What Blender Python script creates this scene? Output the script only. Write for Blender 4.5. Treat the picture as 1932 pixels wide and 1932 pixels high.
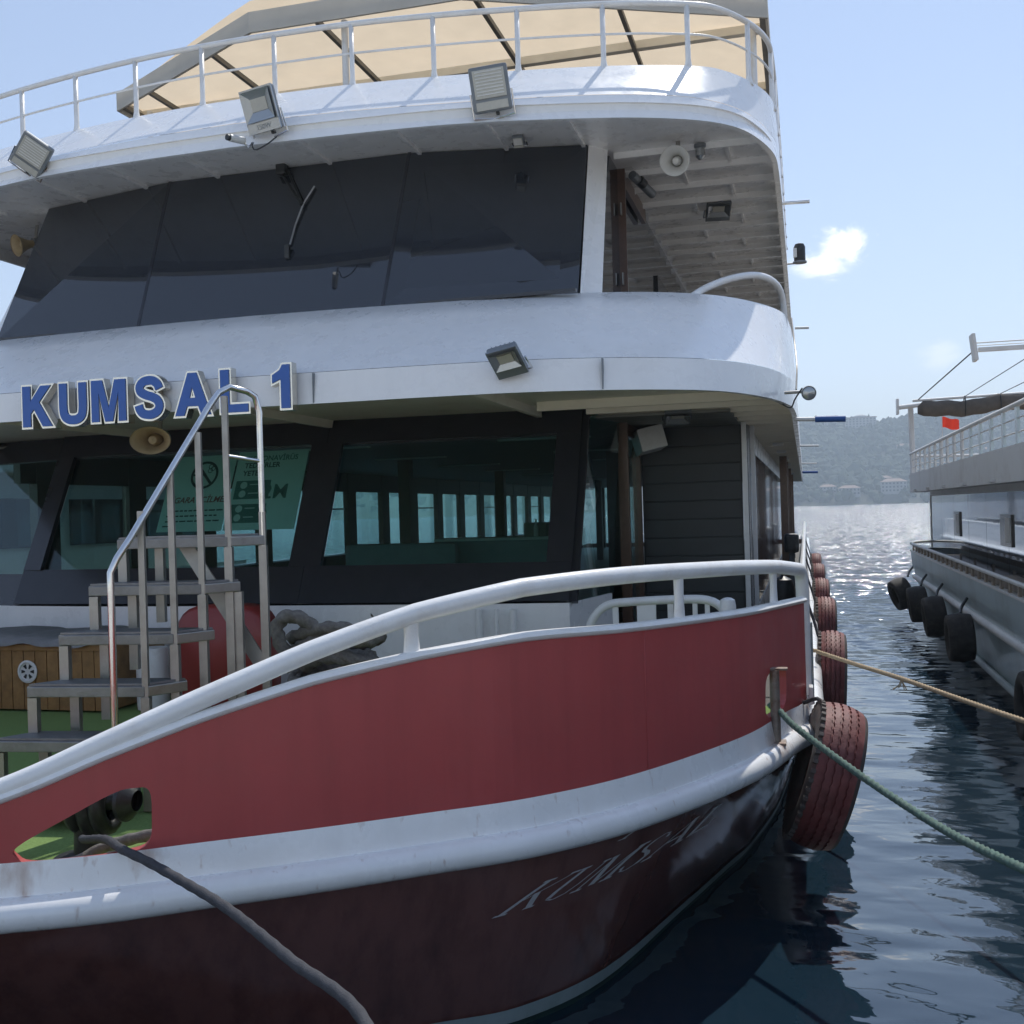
import bpy, bmesh, math, random
import numpy as np
from mathutils import Vector, Matrix

R = math.radians
for o in list(bpy.data.objects):
    bpy.data.objects.remove(o)
scene = bpy.context.scene
col = scene.collection

# ------------------------------------------------------------------ camera
cd = bpy.data.cameras.new('camera')
cam = bpy.data.objects.new('camera', cd)
col.objects.link(cam)
scene.camera = cam
YAW = math.atan(554 / 2050.0)          # camera looks a little left of the boats' long axis (+Y)
ROLL = R(1.7)
cd.sensor_width = 36.0
cd.lens = 36.0 * 2050.0 / 1932.0
cd.clip_start = 0.05
cd.clip_end = 6000
cam.location = (0, 0, 2.45)
cam.rotation_euler = (Matrix.Rotation(YAW, 3, 'Z') @ Matrix.Rotation(R(90), 3, 'X') @ Matrix.Rotation(-ROLL, 3, 'Z')).to_euler()

# ------------------------------------------------------------------ sky and sun
SUN_EL, SUN_AZ = R(55), R(13)          # azimuth clockwise from +Y
world = bpy.data.worlds.new('World')
scene.world = world
world.use_nodes = True
wt = world.node_tree
for n in list(wt.nodes):
    wt.nodes.remove(n)
def wn(t, **kw):
    n = wt.nodes.new(t)
    for k, v in kw.items():
        setattr(n, k, v)
    return n
sky = wn('ShaderNodeTexSky', sky_type='NISHITA', sun_disc=False, sun_elevation=SUN_EL, sun_rotation=SUN_AZ)
sky.air_density = 1.0
sky.dust_density = 0.0
sky.ozone_density = 1.2
bg = wn('ShaderNodeBackground')
bg.inputs[1].default_value = 0.13
wo = wn('ShaderNodeOutputWorld')
# a few small fair-weather clouds, fixed to compass directions of the sky
tc = wn('ShaderNodeTexCoord')
def cloud(direction, size, scale, seed, amount, prev, stretch=(1, 1, 1)):
    sub = wn('ShaderNodeVectorMath', operation='SUBTRACT')
    wt.links.new(tc.outputs['Generated'], sub.inputs[0])
    sub.inputs[1].default_value = direction
    mul = wn('ShaderNodeVectorMath', operation='MULTIPLY')
    wt.links.new(sub.outputs[0], mul.inputs[0])
    mul.inputs[1].default_value = stretch
    ln = wn('ShaderNodeVectorMath', operation='LENGTH')
    wt.links.new(mul.outputs[0], ln.inputs[0])
    fall = wn('ShaderNodeMapRange')
    fall.inputs[1].default_value = 0.0
    fall.inputs[2].default_value = size
    fall.inputs[3].default_value = 0.66
    fall.inputs[4].default_value = 0.0
    wt.links.new(ln.outputs['Value'], fall.inputs[0])
    nz = wn('ShaderNodeTexNoise')
    nz.noise_dimensions = '4D'
    nz.inputs['W'].default_value = seed
    nz.inputs['Scale'].default_value = scale
    nz.inputs['Detail'].default_value = 9
    nz.inputs['Roughness'].default_value = 0.62
    nz.inputs['Distortion'].default_value = 0.5
    wt.links.new(mul.outputs[0], nz.inputs['Vector'])
    s = wn('ShaderNodeMath', operation='ADD')
    wt.links.new(fall.outputs[0], s.inputs[0])
    wt.links.new(nz.outputs[0], s.inputs[1])
    th = wn('ShaderNodeMapRange', interpolation_type='SMOOTHSTEP')
    th.inputs[1].default_value = 0.74
    th.inputs[2].default_value = 1.08
    th.inputs[3].default_value = 0.0
    th.inputs[4].default_value = amount
    wt.links.new(s.outputs[0], th.inputs[0])
    mx = wn('ShaderNodeMixRGB')
    wt.links.new(th.outputs[0], mx.inputs[0])
    wt.links.new(prev, mx.inputs[1])
    mx.inputs[2].default_value = (7.2, 7.3, 7.4, 1)
    return mx.outputs[0]
# gamma curve flattens the dome and lifts fill: paler and less contrasted everywhere alike
gm = wn('ShaderNodeGamma'); gm.inputs[1].default_value = 0.66
wt.links.new(sky.outputs[0], gm.inputs[0])
gs = wn('ShaderNodeVectorMath', operation='MULTIPLY'); gs.inputs[1].default_value = (1.40, 1.35, 1.42)
wt.links.new(gm.outputs[0], gs.inputs[0])
c_out = gs.outputs[0]
c_out = cloud((0.0367, 0.9745, 0.2207), 0.034, 62.0, 3.1, 1.0, c_out, (0.85, 1, 1.15))
c_out = cloud((0.0215, 0.9787, 0.2036), 0.030, 50.0, 7.7, 0.8, c_out, (0.6, 1, 1.3))
c_out = cloud((0.1150, 0.9890, 0.1230), 0.03, 30.0, 5.5, 0.35, c_out, (0.8, 1, 1.2))
c_out = cloud((0.3000, 0.9200, 0.2500), 0.06, 20.0, 9.2, 0.7, c_out, (0.7, 1, 1.2))
wt.links.new(c_out, bg.inputs[0])
wt.links.new(bg.outputs[0], wo.inputs[0])

sl = bpy.data.lights.new('sun', 'SUN')
sl.energy = 2.4
sl.angle = R(0.53)
sl.color = (1.0, 0.955, 0.88)
sun = bpy.data.objects.new('sun', sl)
col.objects.link(sun)
sdir = Vector((math.sin(SUN_AZ) * math.cos(SUN_EL), math.cos(SUN_AZ) * math.cos(SUN_EL), math.sin(SUN_EL)))
sun.rotation_euler = (-sdir).to_track_quat('-Z', 'Y').to_euler()
sun.location = (10, 40, 50)

vs = scene.view_settings
vs.view_transform = 'Standard'
vs.look = 'None'
vs.gamma = 1.0
vs.use_curve_mapping = False
vs.exposure = 0.68
scene.render.engine = 'CYCLES'
scene.cycles.max_bounces = 7
scene.cycles.transparent_max_bounces = 16
scene.cycles.glossy_bounces = 4
scene.cycles.diffuse_bounces = 6
scene.cycles.volume_bounces = 0
scene.cycles.caustics_reflective = False
scene.cycles.caustics_refractive = False
scene.cycles.sample_clamp_indirect = 6.0
scene.cycles.use_denoising = True
scene.cycles.use_adaptive_sampling = True
scene.cycles.adaptive_threshold = 0.02

# ------------------------------------------------------------------ materials
MATS = {}
def mat(name, color, rough=0.5, metal=0.0, var=0.0, vscale=6.0, bump=0.0, bscale=60.0, coat=0.0, spec=0.5,
        dirt=None, dirt_amt=0.0, dirt_scale=3.0, rvar=0.0, trans=0.0, streak=0.0):
    """principled paint / metal / cloth with uneven colour, fine relief and wear"""
    m = bpy.data.materials.new(name)
    m.use_nodes = True
    t = m.node_tree
    b = t.nodes['Principled BSDF']
    b.inputs['Base Color'].default_value = (*color, 1)
    b.inputs['Roughness'].default_value = rough
    b.inputs['Metallic'].default_value = metal
    b.inputs['Coat Weight'].default_value = coat
    b.inputs['Coat Roughness'].default_value = 0.12
    b.inputs['Specular IOR Level'].default_value = spec
    geo = t.nodes.new('ShaderNodeNewGeometry')
    def noise(scale, detail=5, rgh=0.6):
        n = t.nodes.new('ShaderNodeTexNoise')
        n.inputs['Scale'].default_value = scale
        n.inputs['Detail'].default_value = detail
        n.inputs['Roughness'].default_value = rgh
        t.links.new(geo.outputs['Position'], n.inputs['Vector'])
        return n
    last = None
    if var > 0:
        n = noise(vscale)
        mr = t.nodes.new('ShaderNodeMapRange')
        mr.inputs[1].default_value = 0.3; mr.inputs[2].default_value = 0.7
        mr.inputs[3].default_value = 1 - var; mr.inputs[4].default_value = 1 + var
        t.links.new(n.outputs[0], mr.inputs[0])
        mu = t.nodes.new('ShaderNodeVectorMath'); mu.operation = 'SCALE'
        mu.inputs[0].default_value = color
        t.links.new(mr.outputs[0], mu.inputs['Scale'])
        last = mu.outputs[0]
    if dirt is not None:
        n = noise(dirt_scale, 8, 0.7)
        mr = t.nodes.new('ShaderNodeMapRange')
        mr.inputs[1].default_value = 0.5; mr.inputs[2].default_value = 0.75
        mr.inputs[3].default_value = 0.0; mr.inputs[4].default_value = dirt_amt
        t.links.new(n.outputs[0], mr.inputs[0])
        mx = t.nodes.new('ShaderNodeMixRGB')
        mx.inputs[1].default_value = (*color, 1)
        if last: t.links.new(last, mx.inputs[1])
        mx.inputs[2].default_value = (*dirt, 1)
        t.links.new(mr.outputs[0], mx.inputs[0])
        last = mx.outputs[0]
    if streak > 0:   # runs of grime down the plating
        mp = t.nodes.new('ShaderNodeMapping'); mp.inputs['Scale'].default_value = (9, 9, 0.7)
        t.links.new(geo.outputs['Position'], mp.inputs[0])
        n = noise(1.0, 6, 0.65); t.links.new(mp.outputs[0], n.inputs['Vector'])
        mr = t.nodes.new('ShaderNodeMapRange')
        mr.inputs[1].default_value = 0.45; mr.inputs[2].default_value = 0.75
        mr.inputs[3].default_value = 1.0; mr.inputs[4].default_value = 1.0 - 2.2 * streak
        t.links.new(n.outputs[0], mr.inputs[0])
        mu = t.nodes.new('ShaderNodeVectorMath'); mu.operation = 'SCALE'
        mu.inputs[0].default_value = color
        if last: t.links.new(last, mu.inputs[0])
        t.links.new(mr.outputs[0], mu.inputs['Scale'])
        last = mu.outputs[0]
    if last:
        t.links.new(last, b.inputs['Base Color'])
    if rvar > 0:
        n = noise(vscale * 2.3)
        mr = t.nodes.new('ShaderNodeMapRange')
        mr.inputs[1].default_value = 0.3; mr.inputs[2].default_value = 0.7
        mr.inputs[3].default_value = max(0.02, rough - rvar); mr.inputs[4].default_value = rough + rvar
        t.links.new(n.outputs[0], mr.inputs[0])
        t.links.new(mr.outputs[0], b.inputs['Roughness'])
    if bump > 0:
        n = noise(bscale, 4)
        bp = t.nodes.new('ShaderNodeBump')
        bp.inputs['Strength'].default_value = 1.0
        bp.inputs['Distance'].default_value = bump
        t.links.new(n.outputs[0], bp.inputs['Height'])
        t.links.new(bp.outputs[0], b.inputs['Normal'])
    if trans > 0:
        tr = t.nodes.new('ShaderNodeBsdfTranslucent')
        tr.inputs[0].default_value = (*color, 1)
        if last: t.links.new(last, tr.inputs[0])
        ms = t.nodes.new('ShaderNodeMixShader')
        ms.inputs[0].default_value = trans
        t.links.new(b.outputs[0], ms.inputs[1])
        t.links.new(tr.outputs[0], ms.inputs[2])
        t.links.new(ms.outputs[0], t.nodes['Material Output'].inputs[0])
    MATS[name] = m
    return m

def glass(name, tint, ior=1.5, gloss=(1, 1, 1)):
    """thin tinted window pane: tinted see-through plus mirror by angle"""
    m = bpy.data.materials.new(name)
    m.use_nodes = True
    t = m.node_tree
    t.nodes.remove(t.nodes['Principled BSDF'])
    ge = t.nodes.new('ShaderNodeNewGeometry')
    dt = t.nodes.new('ShaderNodeVectorMath'); dt.operation = 'DOT_PRODUCT'
    t.links.new(ge.outputs['Normal'], dt.inputs[0]); t.links.new(ge.outputs['Incoming'], dt.inputs[1])
    def mth(op, a, b_=None):
        n = t.nodes.new('ShaderNodeMath'); n.operation = op
        for i, q in enumerate((a, b_)):
            if q is None: continue
            if isinstance(q, (int, float)): n.inputs[i].default_value = q
            else: t.links.new(q, n.inputs[i])
        return n.outputs[0]
    f0 = ((ior - 1) / (ior + 1)) ** 2
    k = mth('POWER', mth('SUBTRACT', 1.0, mth('ABSOLUTE', dt.outputs['Value'])), 5.0)
    frv = mth('ADD', mth('MULTIPLY', k, 1 - f0), f0)
    tp = t.nodes.new('ShaderNodeBsdfTransparent'); tp.inputs[0].default_value = (*tint, 1)
    gl = t.nodes.new('ShaderNodeBsdfGlossy'); gl.inputs['Roughness'].default_value = 0.0
    gl.inputs[0].default_value = (*gloss, 1)
    ms = t.nodes.new('ShaderNodeMixShader')
    t.links.new(frv, ms.inputs[0]); t.links.new(tp.outputs[0], ms.inputs[1]); t.links.new(gl.outputs[0], ms.inputs[2])
    t.links.new(ms.outputs[0], t.nodes['Material Output'].inputs[0])
    MATS[name] = m
    return m

WHITE = mat('white_gloss_paint', (0.90, 0.90, 0.895), 0.30, coat=0.3, streak=0.018, var=0.02, vscale=2.0, bump=0.0012, bscale=30, dirt=(0.62, 0.57, 0.48), dirt_amt=0.16, dirt_scale=1.3, rvar=0.1)
def add_stains(m, spots, color=(0.30, 0.13, 0.05)):
    """rust runs of ragged outline at given places on the paint"""
    t = m.node_tree; b = t.nodes['Principled BSDF']
    geo = t.nodes.new('ShaderNodeNewGeometry'); prev = b.inputs['Base Color'].links[0].from_socket
    n = t.nodes.new('ShaderNodeTexNoise'); n.inputs['Scale'].default_value = 22; n.inputs['Detail'].default_value = 7
    mp = t.nodes.new('ShaderNodeMapping'); mp.inputs['Scale'].default_value = (1, 1, 0.35)
    t.links.new(geo.outputs['Position'], mp.inputs[0]); t.links.new(mp.outputs[0], n.inputs['Vector'])
    for (x, y, z, r, amt) in spots:
        d = t.nodes.new('ShaderNodeVectorMath'); d.operation = 'DISTANCE'; d.inputs[1].default_value = (x, y, z)
        t.links.new(geo.outputs['Position'], d.inputs[0])
        mr = t.nodes.new('ShaderNodeMapRange'); mr.inputs[1].default_value = 0.0; mr.inputs[2].default_value = r; mr.inputs[3].default_value = 0.55; mr.inputs[4].default_value = -0.12
        t.links.new(d.outputs['Value'], mr.inputs[0])
        ad = t.nodes.new('ShaderNodeMath'); ad.operation = 'ADD'; t.links.new(mr.outputs[0], ad.inputs[0]); t.links.new(n.outputs[0], ad.inputs[1])
        m2 = t.nodes.new('ShaderNodeMapRange'); m2.inputs[1].default_value = 0.52; m2.inputs[2].default_value = 1.0; m2.inputs[3].default_value = 0.0; m2.inputs[4].default_value = amt
        t.links.new(ad.outputs[0], m2.inputs[0])
        mx = t.nodes.new('ShaderNodeMixRGB'); t.links.new(m2.outputs[0], mx.inputs[0]); t.links.new(prev, mx.inputs[1]); mx.inputs[2].default_value = (*color, 1)
        prev = mx.outputs[0]
    t.links.new(prev, b.inputs['Base Color'])
STRIPW = mat('white_sheer_paint', (0.90, 0.90, 0.895), 0.30, coat=0.3, streak=0.02, var=0.02, vscale=2.0, bump=0.0015, bscale=14, dirt=(0.62, 0.57, 0.48), dirt_amt=0.2, dirt_scale=2.3, rvar=0.1)
add_stains(STRIPW, [(-0.215, 6.8, 0.99, 0.20, 0.6), (-0.12, 7.2, 1.1, 0.16, 0.5), (-2.62, 3.86, 1.1, 0.10, 0.55), (-3.05, 3.62, 1.08, 0.14, 0.6)])
CREAM = mat('cream_paint', (0.84, 0.79, 0.68), 0.45, var=0.04, vscale=3.0, bump=0.0008, bscale=25, dirt=(0.45, 0.38, 0.28), dirt_amt=0.3, dirt_scale=2.0)
RAILW = mat('white_rail_paint', (0.82, 0.82, 0.81), 0.3, var=0.03, vscale=9.0, bump=0.002, bscale=40, dirt=(0.45, 0.32, 0.2), dirt_amt=0.25, dirt_scale=6.0)
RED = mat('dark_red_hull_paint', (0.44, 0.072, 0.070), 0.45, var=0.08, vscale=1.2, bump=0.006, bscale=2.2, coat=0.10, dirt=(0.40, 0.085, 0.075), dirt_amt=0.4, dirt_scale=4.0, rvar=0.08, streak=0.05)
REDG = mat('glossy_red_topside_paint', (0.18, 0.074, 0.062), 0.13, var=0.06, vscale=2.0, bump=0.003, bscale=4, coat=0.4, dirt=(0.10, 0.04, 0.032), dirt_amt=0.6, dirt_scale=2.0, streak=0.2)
STRIPE = mat('pale_waterline_paint', (0.42, 0.52, 0.52), 0.4, var=0.12, vscale=8, dirt=(0.12, 0.2, 0.17), dirt_amt=0.6, dirt_scale=4)
ANTI = mat('dark_green_bottom_paint', (0.012, 0.04, 0.035), 0.5, var=0.2, vscale=5)
TURF = mat('green_artificial_turf', (0.20, 0.30, 0.10), 0.9, var=0.18, vscale=60, bump=0.006, bscale=260, spec=0.1)
ALU = mat('dull_aluminium', (0.36, 0.35, 0.33), 0.42, metal=0.85, var=0.1, vscale=8, bump=0.0008, bscale=80, dirt=(0.22, 0.2, 0.18), dirt_amt=0.5, dirt_scale=7)
TREAD = mat('chequer_plate_aluminium', (0.24, 0.24, 0.24), 0.5, metal=0.7, var=0.15, vscale=12, bump=0.004, bscale=55)
CHROME = mat('polished_steel', (0.72, 0.72, 0.72), 0.18, metal=1.0, var=0.05, dirt=(0.25, 0.17, 0.1), dirt_amt=0.4, dirt_scale=9)
RUST = mat('rust_streaked_steel', (0.26, 0.22, 0.19), 0.5, metal=0.4, var=0.25, vscale=14, dirt=(0.16, 0.055, 0.02), dirt_amt=1.0, dirt_scale=9, bump=0.002, bscale=60)
DARK = mat('dark_window_frame', (0.026, 0.027, 0.034), 0.25, var=0.1, coat=0.2)
DGLASS = mat('black_tinted_glass', (0.026, 0.030, 0.038), 0.03, spec=1.0)
MIRROR = mat('silver_tinted_glass', (0.42, 0.46, 0.52), 0.05, metal=0.9, bump=0.0015, bscale=1.3)
MIRROR2 = mat('grey_tinted_glass', (0.16, 0.18, 0.21), 0.05, metal=0.9, bump=0.001, bscale=1.3)
GLASS = glass('teal_tinted_glass', (0.66, 0.86, 0.85))
SIDEGL = glass('pale_green_side_glass', (0.88, 0.96, 0.95))
CLEAR = glass('clear_lens_glass', (0.9, 0.92, 0.92))
BROWN = mat('varnished_brown_wood', (0.11, 0.055, 0.033), 0.35, var=0.2, vscale=14, coat=0.25)
WOOD = mat('pine_boards', (0.30, 0.165, 0.06), 0.5, var=0.25, vscale=9, bump=0.001, bscale=40, dirt=(0.12, 0.06, 0.025), dirt_amt=0.5, dirt_scale=6)
TARP = mat('grey_tarpaulin', (0.22, 0.22, 0.22), 0.7, var=0.15, vscale=8, bump=0.006, bscale=14)
CANVAS = mat('beige_canopy_cloth', (0.76, 0.62, 0.44), 0.8, var=0.05, vscale=2.5, bump=0.003, bscale=6, trans=0.7, spec=0.1)
VALANCE = mat('pale_valance_cloth', (0.74, 0.71, 0.64), 0.75, var=0.06, vscale=2, bump=0.004, bscale=5, trans=0.35)
GREYFR = mat('grey_canopy_frame', (0.17, 0.155, 0.13), 0.5, var=0.1)
SHUT = mat('charcoal_roller_shutter', (0.034, 0.042, 0.046), 0.45, var=0.1, vscale=5)
TYRE = mat('red_painted_rubber', (0.18, 0.045, 0.040), 0.6, var=0.3, vscale=10, bump=0.003, bscale=90, dirt=(0.34, 0.18, 0.155), dirt_amt=0.55, dirt_scale=5)
TYREW = mat('worn_black_rubber', (0.030, 0.028, 0.027), 0.75, var=0.3, vscale=12, bump=0.004, bscale=60, dirt=(0.10, 0.085, 0.07), dirt_amt=0.6, dirt_scale=6)
TYREG = mat('greyed_rubber_sidewall', (0.10, 0.085, 0.075), 0.75, var=0.3, vscale=12, bump=0.004, bscale=60, dirt=(0.20, 0.06, 0.05), dirt_amt=0.6, dirt_scale=9)
RGREEN = mat('faded_green_rope', (0.10, 0.17, 0.14), 0.85, var=0.25, vscale=35, bump=0.004, bscale=180, dirt=(0.35, 0.38, 0.30), dirt_amt=0.5, dirt_scale=25)
RBEIGE = mat('straw_coloured_rope', (0.46, 0.35, 0.22), 0.85, var=0.2, vscale=35, bump=0.004, bscale=180)
RGREY = mat('dark_grey_braided_rope', (0.05, 0.052, 0.06), 0.8, var=0.2, vscale=45, bump=0.004, bscale=200)
RCOIL = mat('weathered_grey_rope', (0.20, 0.185, 0.16), 0.9, var=0.3, vscale=30, bump=0.006, bscale=150)
BLACK = mat('black_coated_iron', (0.020, 0.022, 0.023), 0.45, var=0.2, bump=0.002, bscale=40, dirt=(0.09, 0.10, 0.10), dirt_amt=0.5, dirt_scale=12)
BLUE = mat('blue_sign_face', (0.012, 0.10, 0.42), 0.3, var=0.04, coat=0.2)
SIGNST = mat('stainless_sign_rim', (0.74, 0.70, 0.62), 0.22, metal=0.9, var=0.06, vscale=20)
PLASTW = mat('white_plastic', (0.70, 0.70, 0.68), 0.4, var=0.04, dirt=(0.4, 0.36, 0.3), dirt_amt=0.3, dirt_scale=8)
HORNB = mat('aged_beige_horn', (0.42, 0.33, 0.20), 0.5, var=0.08, dirt=(0.2, 0.13, 0.07), dirt_amt=0.4, dirt_scale=9)
HOUS = mat('grey_lamp_housing', (0.20, 0.22, 0.24), 0.45, metal=0.3, var=0.08)
LENSP = mat('pale_led_panel', (0.50, 0.49, 0.44), 0.25, coat=0.4, var=0.05, vscale=40)
LENSD = mat('lamp_reflector', (0.42, 0.44, 0.45), 0.25, metal=0.7)
BUOY = mat('red_plastic', (0.26, 0.03, 0.027), 0.45, var=0.08, coat=0.1)
TURQ = mat('turquoise_plastic', (0.10, 0.45, 0.42), 0.4, var=0.05)
BLUEF = mat('blue_foam_sleeve', (0.02, 0.09, 0.30), 0.6, var=0.1)
FLOORM = mat('dark_cabin_floor', (0.06, 0.055, 0.05), 0.5, var=0.1)
CEILM = mat('grey_cabin_ceiling', (0.20, 0.20, 0.18), 0.5, var=0.04)
PILLAR = mat('brown_pillar', (0.075, 0.055, 0.04), 0.45, var=0.1)
SEATM = mat('pale_seat_fabric', (0.30, 0.34, 0.36), 0.7, var=0.1)
PAPER = mat('poster_paper', (0.62, 0.62, 0.58), 0.6, var=0.03)
PINK = mat('poster_ink_black', (0.03, 0.035, 0.035), 0.6)
PRED = mat('poster_ink_red', (0.30, 0.05, 0.04), 0.6)
PDARK = mat('poster_ink_dark_green', (0.08, 0.16, 0.14), 0.6)
SILVER = mat('silver_lettering', (0.62, 0.60, 0.60), 0.35, metal=0.3, var=0.1, vscale=30)
CONC = mat('quay_concrete', (0.56, 0.53, 0.47), 0.85, var=0.15, vscale=2, bump=0.006, bscale=20)
RBH = mat('grey_blue_hull_paint', (0.52, 0.62, 0.64), 0.3, var=0.08, vscale=1.2, coat=0.3, dirt=(0.22, 0.22, 0.19), dirt_amt=0.5, dirt_scale=0.9)
RBW = mat('weathered_white_paint', (0.74, 0.74, 0.72), 0.5, var=0.06, vscale=1.5, dirt=(0.33, 0.29, 0.24), dirt_amt=0.5, dirt_scale=1.5)
RBD = mat('brown_bulwark_paint', (0.30, 0.25, 0.20), 0.6, var=0.15, vscale=5)
AWN = mat('furled_brown_awning_cloth', (0.115, 0.10, 0.085), 0.85, var=0.2, vscale=5, bump=0.01, bscale=9)
QWALL = mat('wet_quay_wall', (0.06, 0.06, 0.05), 0.6, var=0.3, vscale=2, bump=0.01, bscale=6, dirt=(0.03, 0.05, 0.03), dirt_amt=0.8, dirt_scale=1)
FLAGR = mat('red_flag_cloth', (0.75, 0.06, 0.03), 0.7, trans=0.5)
HILLM = mat('hillside_ground', (0.06, 0.065, 0.04), 0.9, var=0.3, vscale=0.03)
TREEM = mat('wooded_slope_foliage', (0.035, 0.055, 0.028), 0.9, var=0.45, vscale=0.06)
HOUSEW = mat('far_house_render', (0.42, 0.41, 0.38), 0.8, var=0.06, vscale=0.3)
HOUSER = mat('far_roof_tiles', (0.30, 0.20, 0.15), 0.8, var=0.1, vscale=0.5)
HOUSEG = mat('far_window_dark', (0.06, 0.07, 0.08), 0.3)

# ------------------------------------------------------------------ helpers
def empty(name, loc, label, cat, group=None):
    o = bpy.data.objects.new(name, None)
    o.empty_display_size = 0.2
    o.location = loc
    col.objects.link(o)
    o['label'] = label
    o['category'] = cat
    if group: o['group'] = group
    return o

def obj(name, verts, faces, m, parent=None, smooth=False, local=False, sharp=None):
    """one mesh object; vertices in world space unless local"""
    me = bpy.data.meshes.new(name)
    me.from_pydata([tuple(v) for v in verts], [], [tuple(f) for f in faces])
    me.validate()
    bm = bmesh.new(); bm.from_mesh(me)
    bmesh.ops.recalc_face_normals(bm, faces=bm.faces)
    if smooth and sharp:
        for e in bm.edges:
            if len(e.link_faces) == 2 and e.calc_face_angle(0) > R(sharp):
                e.smooth = False
    for f in bm.faces: f.smooth = smooth
    bm.to_mesh(me); bm.free()
    me.materials.append(m)
    o = bpy.data.objects.new(name, me)
    col.objects.link(o)
    if parent is not None:
        o.parent = parent
        if not local:
            root = parent
            off = Vector((0, 0, 0))
            p = parent
            while p is not None:
                if p.type == 'EMPTY': off += p.location
                p = p.parent
            if parent.type == 'EMPTY':
                o.matrix_parent_inverse = Matrix.Translation(-off)
    return o

def tag(o, label, cat, group=None, kind=None):
    o['label'] = label
    if cat: o['category'] = cat
    if group: o['group'] = group
    if kind: o['kind'] = kind
    return o

def boxv(c, s, M=None, bev=0.0):
    """box verts/faces, optional rotation matrix and chamfer"""
    bm = bmesh.new()
    bmesh.ops.create_cube(bm, size=1.0)
    for v in bm.verts:
        v.co = Vector((v.co.x * s[0], v.co.y * s[1], v.co.z * s[2]))
    if bev > 0:
        bmesh.ops.bevel(bm, geom=list(bm.edges), offset=min(bev, 0.45 * min(s)), segments=2, affect='EDGES', profile=0.6)
    for v in bm.verts:
        p = v.co
        if M is not None: p = M @ p
        v.co = p + Vector(c)
    bm.verts.index_update()
    V = [v.co.copy() for v in bm.verts]
    F = [[v.index for v in f.verts] for f in bm.faces]
    bm.free()
    return V, F

def box(name, c, s, m, parent=None, M=None, bev=0.0, local=False):
    V, F = boxv(c, s, M, bev)
    return obj(name, V, F, m, parent, local=local)

def bar(name, a, b, w, h, m, parent=None, up=(0, 0, 1), bev=0.0, local=False):
    """rectangular bar from a to b"""
    a, b = Vector(a), Vector(b)
    d = b - a
    L = d.length
    z = d.normalized()
    x = Vector(up).cross(z)
    if x.length < 1e-4: x = Vector((1, 0, 0)).cross(z)
    x.normalize(); y = z.cross(x)
    M = Matrix((x, y, z)).transposed()
    V, F = boxv((a + b) / 2, (w, h, L), M, bev)
    return obj(name, V, F, m, parent, local=local)

def catmull(pts, n, closed=False):
    """n points evenly spread along a Catmull-Rom curve through pts"""
    P = [np.array(p, float) for p in pts]
    k = len(P)
    out = []
    segs = k if closed else k - 1
    for i in range(segs):
        if closed: p0, p1, p2, p3 = P[(i - 1) % k], P[i], P[(i + 1) % k], P[(i + 2) % k]
        else: p0, p1, p2, p3 = P[max(i - 1, 0)], P[i], P[i + 1], P[min(i + 2, k - 1)]
        d1, d2, d3 = [max(np.linalg.norm(b - a) ** 0.5, 1e-6) for a, b in ((p0, p1), (p1, p2), (p2, p3))]
        for j in range(16):
            t = j / 16.0
            m1 = (p2 - p0) * d2 / (d1 + d2) if np.linalg.norm(p1 - p0) > 1e-9 else p2 - p1
            m2 = (p3 - p1) * d2 / (d2 + d3) if np.linalg.norm(p3 - p2) > 1e-9 else p2 - p1
            h = (2*t**3-3*t**2+1)*p1 + (t**3-2*t**2+t)*m1 + (-2*t**3+3*t**2)*p2 + (t**3-t**2)*m2
            out.append(h)
    out.append(P[0] if closed else P[-1])
    out = np.array(out)
    s = np.concatenate([[0], np.cumsum(np.linalg.norm(np.diff(out, axis=0), axis=1))])
    q = np.linspace(0, s[-1], n)
    return np.stack([np.interp(q, s, out[:, a]) for a in range(out.shape[1])], 1)

def index_curve(pts, per):
    """curve sampled per-segment, so that matching control points stay matched"""
    P = [np.array(p, float) for p in pts]
    k = len(P); out = []
    for i in range(k - 1):
        p0, p1, p2, p3 = P[max(i - 1, 0)], P[i], P[i + 1], P[min(i + 2, k - 1)]
        d1, d2, d3 = [max(np.linalg.norm(b - a) ** 0.5, 1e-6) for a, b in ((p0, p1), (p1, p2), (p2, p3))]
        for j in range(per):
            t = j / float(per)
            m1 = (p2 - p0) * d2 / (d1 + d2) if i > 0 else p2 - p1
            m2 = (p3 - p1) * d2 / (d2 + d3) if i < k - 2 else p2 - p1
            out.append((2*t**3-3*t**2+1)*p1 + (t**3-2*t**2+t)*m1 + (-2*t**3+3*t**2)*p2 + (t**3-t**2)*m2)
    out.append(P[-1])
    return np.array(out)

def loft(name, rows, m, parent=None, smooth=True, closed=False, caps=False, sharp=None, local=False):
    n = len(rows[0]); V = [tuple(p) for r in rows for p in r]; F = []
    for i in range(len(rows) - 1):
        for j in range(n if closed else n - 1):
            a = i * n + j; b = i * n + (j + 1) % n
            F.append((a, b, b + n, a + n))
    if caps:
        F.append(tuple(range(n))[::-1]); F.append(tuple(range((len(rows) - 1) * n, len(rows) * n)))
    return obj(name, V, F, m, parent, smooth, sharp=sharp, local=local)

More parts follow.
